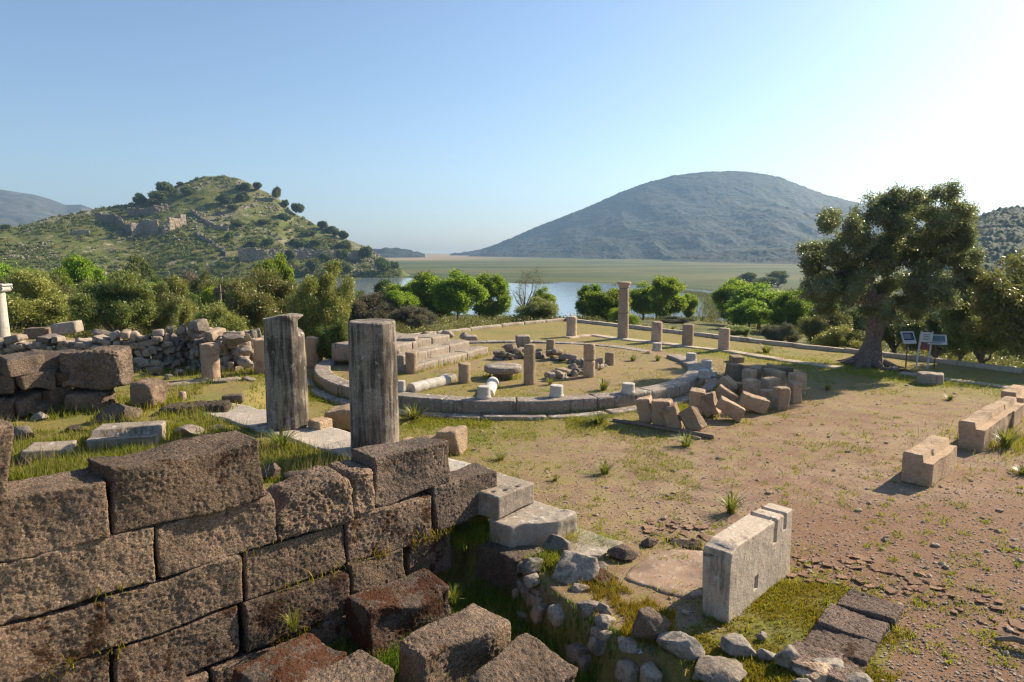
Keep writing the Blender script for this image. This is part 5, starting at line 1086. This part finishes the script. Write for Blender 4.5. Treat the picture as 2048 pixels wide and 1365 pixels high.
for i, (px, py, s, lab) in enumerate([(1195, 846, 1.15, 'reddish tipped leafy tuft before the front of the ring'), (1372, 893, 1.0, 'leafy green tuft below the grooved leaning block'), (1209, 948, .75, 'leafy tuft alone on the open gravel'), (1462, 1026, .85, 'dense green tuft between the tuft on open gravel and the marble slab'), (826, 838, 1.5, 'large lush tuft at the right foot of the flat-topped pillar'), (1532, 706, 1.3, 'dark tuft on the grass behind the brown block pile'), (562, 897, 1.1, 'leafy tuft by the slab edge under the broken-topped pillar'), (1207, 781, .9, 'leafy tuft inside the ring beside a white stub'), (1000, 920, .6, 'small reddish tuft beyond the steps'), (1266, 722, .8, 'grassy tuft in the right part of the round court'), (1315, 722, .7, 'small tuft in the court before the shaded stub'), (608, 752, .9, 'tuft left of the ring between the pillars'), (650, 780, 1.0, 'dry tuft by the ring between the pillars'), (1900, 800, .6, 'small tuft on the gravel below the pale drum'), (1655, 780, .6, 'flat tuft right of the brown block pile'), (2010, 895, 1.2, 'yellow green tuft beside the bench row'), (2046, 950, .7, 'small tuft by the right edge'), (1110, 962, .4, 'tiny tuft on the gravel beyond the steps'), (1345, 660, 1.0, 'tuft between the short columns'), (1100, 770, .6, 'low tuft left of the front middle white stub')]):
    g = G(px, py); o = bpy.data.objects.new('grass_tuft', TM[i % 4]); C.objects.link(o); o.location = g; o.scale = (s, s, s*(.7+.12*(i % 4))); o.rotation_euler[2] = i*1.7; tag(o, lab, 'grass tuft', 'leafy tufts around the site')
for px, py, z, sc_, lab in ((585, 1262, -.14, .8, 'few long grey green leaves by the red mossed block at the wall foot'), (905, 1205, -.3, .7, 'weedy tuft beside the block leaning on the wall'), (720, 1240, -.3, .5, 'small weedy tuft in the gap beside the mossed block')):
    q = P(px, py, z); o = bpy.data.objects.new('grass_tuft', TM[0]); C.objects.link(o); o.location = q; o.scale = (sc_*.6, sc_*.6, sc_); tag(o, lab, 'grass tuft', 'leafy tufts around the site')
# ------------------------------------------------------------------ grass and gravel
def blades(x, y, h, w, rg, lean=.5, z=None):
    n = len(x); z = terr(x, y)-.01 if z is None else z; a = rg.uniform(0, 2*math.pi, n); b = rg.uniform(0, 2*math.pi, n); sd = np.stack([np.cos(a), np.sin(a), 0*a], 1)*w[:, None]; ld = np.stack([np.cos(b), np.sin(b), 0*b], 1)*(h*rg.uniform(.1, 1, n)*lean)[:, None]
    c = np.stack([x, y, z], 1); up = np.stack([0*h, 0*h, h], 1); m = c+up*.55+ld*.3; t = c+up*.95+ld
    V = np.stack([c-sd, c+sd, m-sd*.75, m+sd*.75, t], 1).reshape(-1, 3); k = np.arange(n)[:, None]*5
    F = np.concatenate([k+[0, 1, 3], k+[0, 3, 2], k+[2, 3, 4]]); tint = np.repeat(np.clip(.5+.3*fbm(xy3(x, y)*1.3, 3, 40)+.22*rg.normal(size=n), 0, 1), 5)
    return V, F, tint
def field(name, x, y, h, w, mat, rg, lean=.5):
    V, F, t = blades(x, y, h, w, rg, lean); tag(add(name, mesh(name, V, F, False, {'tint': t}), M[mat]), kind='stuff')
def pxs_in(n, x0, x1, y0, y1, z, rg):
    px = rg.uniform(x0, x1, n); py = rg.uniform(y0, y1, n); a = (px-1024)/FPX; b = -(py-682.5)/FPX; dy = CP+b*SP; dz = -SP+b*CP; t = (z-CAMH)/dz; return a*t, dy*t
rg = np.random.default_rng(99)
# along the feet of stones
x = np.concatenate([f[0] for f in FR]); y = np.concatenate([f[1] for f in FR]); h = np.concatenate([f[2] for f in FR]); d = np.hypot(x, y); field('grass', x, y, h, .0032+.0003*d, 'grass', rg)
jx = []; jz = []
for z_, s0, s1, n in ((-.28, -3, 1.9, 700), (.3, -2.6, 2.0, 260), (.3, 1.6, 2.9, 220), (.88, -1.5, .4, 60), (-.4, -2.5, 2., 900)):
    q = np.sort(rg.uniform(s0, s1, n)); k = fbm(xy3(q*1.4, q*0+z_), 3, 81) > .08; jx.append(q[k]); jz.append(z_+rg.normal(size=k.sum())*.04)
jx = np.concatenate(jx); jz = np.concatenate(jz); wx = W0[0]+WU[0]*jx+WN[0]*.02; wy = W0[1]+WU[1]*jx+WN[1]*.02
V, F, t = blades(wx, wy, rg.uniform(.02, .11, len(jx)), rg.uniform(.004, .009, len(jx)), rg, 1.1, jz); tag(add('joint_weeds', mesh('joint_weeds', V, F, False, {'tint': t}), M['grassyel']), kind='stuff')
for c_, n, sg in ((P(985, 1055, .15), 1100, .16), (P(930, 1075, .1), 900, .14), (P(1130, 1075, .05), 900, .14), (P(1100, 1120, .1), 800, .12), (P(1200, 1085, 0), 800, .15)):
    x = c_[0]+rg.normal(size=n)*sg; y = c_[1]+rg.normal(size=n)*sg; V, F, t = blades(x, y, rg.uniform(.05, .2, n), rg.uniform(.003, .007, n), rg, .8, np.full(n, c_[2]-.06)); tag(add('step_weeds', mesh('step_weeds', V, F, False, {'tint': t}), M['grass']), kind='stuff')
# trench
x, y = pxs_in(60000, 380, 1500, 1040, 1460, -.45, rg); t = psdf(x, y, TRENCH); k = (t < .04) & ((x-W0[0])*WN[0]+(y-W0[1])*WN[1] > .15) & (fbm(xy3(x, y)*1.5, 3, 5) > -.35); x, y = x[k], y[k]
field('trench_grass', x, y, rg.uniform(.04, .24, len(x))*(.45+.55*ss(.05, -.3, psdf(x, y, TRENCH)))*(1+.6*fbm(xy3(x, y)*1.2, 2, 9)), rg.uniform(.003, .007, len(x)), 'grassdark', rg, .6)
# yellow ground cover round the slab
x, y = pxs_in(60000, 1380, 1850, 1110, 1400, 0, rg); t = psdf(x, y, MOSSY); k = (t < .1+.4*fbm(xy3(x, y)*3, 3, 18)) & (fbm(xy3(x, y)*2.6, 4, 15)+.35*rg.uniform(-1, 1, len(x)) > -.05); x, y = x[k], y[k]
field('ground_cover', x, y, rg.uniform(.015, .065, len(x)), rg.uniform(.004, .008, len(x)), 'grassyel', rg, .9)
x, y = pxs_in(26000, 1040, 1350, 1040, 1300, 0, rg); t = psdf(x, y, TRENCH); k = (t > -.1) & (t < .85) & (fbm(xy3(x, y)*1.8, 3, 16) > .0); x, y = x[k], y[k]
field('ground_cover', x, y, rg.uniform(.02, .11, len(x)), rg.uniform(.003, .007, len(x)), 'grassyel', rg, .8)
# terrace on the left, tall sunlit grass
x, y = pxs_in(70000, -40, 720, 735, 965, .68, rg); b_ = (x-W0[0])*WV[0]+(y-W0[1])*WV[1]; su = (x-S0[0])*SU[0]+(y-S0[1])*SU[1]; sv = (x-S0[0])*SV[0]+(y-S0[1])*SV[1]
k = (b_ > .7) & ((su < -1.0) | (sv > 8.6)) & (fbm(xy3(x, y)*1.1, 4, 17)+.2*ss(16, 12, y)+.15*rg.uniform(-1, 1, len(x)) > .06); x, y = x[k], y[k]; d = np.hypot(x, y)
field('terrace_grass', x, y, rg.uniform(.02, .2, len(x))*(1+1.3*fbm(xy3(x, y)*1.1, 3, 19))*(.4+.6*ss(-3, -6, x)), .003+.0004*d, 'grass', rg)
k = rg.uniform(size=len(x)) > .9; field('dry_stalks', x[k]+.02, y[k], rg.uniform(.15, .42, k.sum()), np.full(k.sum(), .0035), 'straw', rg, .5)
# green fringe outside the ring
a_ = rg.uniform(-1.25, .75, 26000); q = RR+.45+np.abs(rg.normal(size=26000))*.85; x = RC[0]+q*np.sin(a_); y = RC[1]-q*np.cos(a_); su = (x-S0[0])*SU[0]+(y-S0[1])*SU[1]; k = (fbm(xy3(x, y)*1.1, 4, 29) > -.12) & (su > .3); x, y = x[k], y[k]
field('ring_grass', x, y, rg.uniform(.02, .09, len(x)), rg.uniform(.006, .011, len(x)), 'grass', rg, .8)
# thin plaza grass
x, y = pxs_in(110000, 500, 2070, 690, 1000, 0, rg); g_ = fbm(xy3(x, y)*.7, 4, 23)+.35*ss(10.5, 7.5, np.hypot(x-RC[0], y-RC[1]))*ss(1.5, -2.5, x-2)*ss(22, 18, y)-.12*ss(4, 9, x)
su = (x-S0[0])*SU[0]+(y-S0[1])*SU[1]; k = (g_ > .10) & (su > .1) & (psdf(x, y, SITE) < -.4) & ~((np.hypot(x-RC[0], y-RC[1]) < RR+.45) & (np.hypot(x-RC[0], y-RC[1]) > RR-.55)); x, y = x[k], y[k]; d = np.hypot(x, y)
field('thin_grass', x, y, rg.uniform(.02, .06, len(x))*(1+.5*fbm(xy3(x, y), 2, 9)), .003+.00035*d, 'grass', rg, .8)
x, y = pxs_in(24000, 1380, 2070, 700, 775, 0, rg); k = np.abs((x-9)*.78+(y-27.6)*.62+.6*fbm(xy3(x, y)*.5, 2, 3)) < 1.1; x, y = x[k], y[k]
field('thin_grass', x, y, rg.uniform(.04, .1, len(x)), rg.uniform(.006, .013, len(x)), 'grass', rg, .8)
x, y = pxs_in(1500, 640, 2070, 700, 1330, 0, rg); su = (x-S0[0])*SU[0]+(y-S0[1])*SU[1]; k = ((su > .2) | (x > 1.9)) & (psdf(x, y, TRENCH) > .1) & (psdf(x, y, SITE) < -.3) & (fbm(xy3(x, y)*.5, 3, 71) > -.2); x, y = x[k], y[k]
n = rg.integers(6, 26, len(x)); s = rg.uniform(.02, .075, len(x)); X = np.repeat(x, n)+rg.normal(size=n.sum())*np.repeat(s, n); Y = np.repeat(y, n)+rg.normal(size=n.sum())*np.repeat(s, n)
field('small_weeds', X, Y, rg.uniform(.02, .08, n.sum()), rg.uniform(.004, .010, n.sum()), 'grass', rg, 1.)
LP = np.array(LAKE); rx = []; ry = []
for p_, q_ in zip(LP, np.roll(LP, -1, 0)):
    n_ = int(np.linalg.norm(q_-p_)*26); f_ = rg.uniform(0, 1, n_)[:, None]; e_ = p_+(q_-p_)*f_; e_ = e_+rg.normal(size=e_.shape)*[2.5, 2.2]; rx.append(e_[:, 0]); ry.append(e_[:, 1])
rx = np.concatenate(rx); ry = np.concatenate(ry); k = fbm(xy3(rx, ry)*.03, 3, 91) > -.15; rx, ry = rx[k], ry[k]
V, F, t = blades(rx, ry, rg.uniform(.4, 1.1, len(rx)), rg.uniform(.08, .2, len(rx)), rg, .4, np.full(len(rx), -14.1)); tag(add('reeds', mesh('reeds', V, F, False, {'tint': t}), M['scrub']), kind='stuff')
# gravel
def gravel():
    b = Bag(); x, y = pxs_in(24000, 860, 2080, 760, 1380, 0, rg); t = psdf(x, y, TRENCH); su = (x-S0[0])*SU[0]+(y-S0[1])*SU[1]; k = (t > .05) & ((su > .4) | (x > 1.9)) & (np.hypot(x-RC[0], y-RC[1]) > RR+.5) & (psdf(x, y, MOSSY) > -.1); x, y = x[k], y[k]; z = terr(x, y)
    s = .006+.013*rg.uniform(0, 1, len(x))**3+.04*(rg.uniform(0, 1, len(x)) > .99)*rg.uniform(.3, 1, len(x))
    P1 = [rock_geo(2, 2, 2, q, 1, .15, 6) for q in range(6)]; an = rg.uniform(0, 6.3, len(x)); tt = rg.uniform(.28, .7, len(x))
    for i in range(len(x)):
        V, F = P1[i % 6]; c, n_ = math.cos(an[i]), math.sin(an[i]); q = V*np.array([1.3, 1, .7])*s[i]; b.add(np.stack([q[:, 0]*c-q[:, 1]*n_+x[i], q[:, 0]*n_+q[:, 1]*c+y[i], q[:, 2]+z[i]-s[i]*.4], 1), F, tt[i])
    tag(add('gravel', b.mesh('gravel', False), M['gravel']), kind='stuff')
gravel()
# ------------------------------------------------------------------ air, sun, sky
AZ, EL = R(58), R(31)
def haze():
    V, N, F = lattice(9000, 9000, 330, 1e9, .001); V = V+[0, 0, 165-19]
    m = bpy.data.materials.new('haze'); m.use_nodes = True; t = m.node_tree; t.nodes.clear(); o = t.nodes.new('ShaderNodeOutputMaterial'); v = t.nodes.new('ShaderNodeVolumePrincipled')
    v.inputs['Color'].default_value = (.40, .66, 1., 1); v.inputs['Density'].default_value = .00017; v.inputs['Anisotropy'].default_value = .35; t.links.new(v.outputs[0], o.inputs['Volume'])
    tag(add('haze', mesh('haze', V, F, False), m), kind='stuff')
HAZE = True
if HAZE: haze()
w = bpy.data.worlds.new('World'); sc.world = w; w.use_nodes = True; bg = w.node_tree.nodes['Background']; sk = w.node_tree.nodes.new('ShaderNodeTexSky'); sk.sky_type = 'NISHITA'; sk.sun_disc = False
sk.sun_elevation = EL; sk.sun_rotation = AZ; sk.altitude = 0; sk.air_density = 1.0; sk.dust_density = .9; sk.ozone_density = 3.0
w.node_tree.links.new(sk.outputs[0], bg.inputs[0]); bg.inputs[1].default_value = .08
sd = bpy.data.lights.new('sun', 'SUN'); sd.energy = 5.0; sd.angle = R(.5); sd.color = (1, .83, .61); so = bpy.data.objects.new('sun', sd); C.objects.link(so)
so.rotation_euler = Vector((math.sin(AZ)*math.cos(EL), math.cos(AZ)*math.cos(EL), math.sin(EL))).to_track_quat('Z', 'Y').to_euler()
sc.view_settings.view_transform = 'Standard'; sc.view_settings.look = 'None'; sc.view_settings.exposure = 1.05; sc.view_settings.gamma = 1
sc.cycles.use_denoising = True; sc.cycles.use_adaptive_sampling = False; sc.cycles.pixel_filter_type = 'BLACKMAN_HARRIS'; sc.cycles.filter_width = 1.3; sc.cycles.max_bounces = 6; sc.cycles.diffuse_bounces = 3; sc.cycles.transmission_bounces = 3; sc.cycles.transparent_max_bounces = 4; sc.cycles.volume_bounces = 0
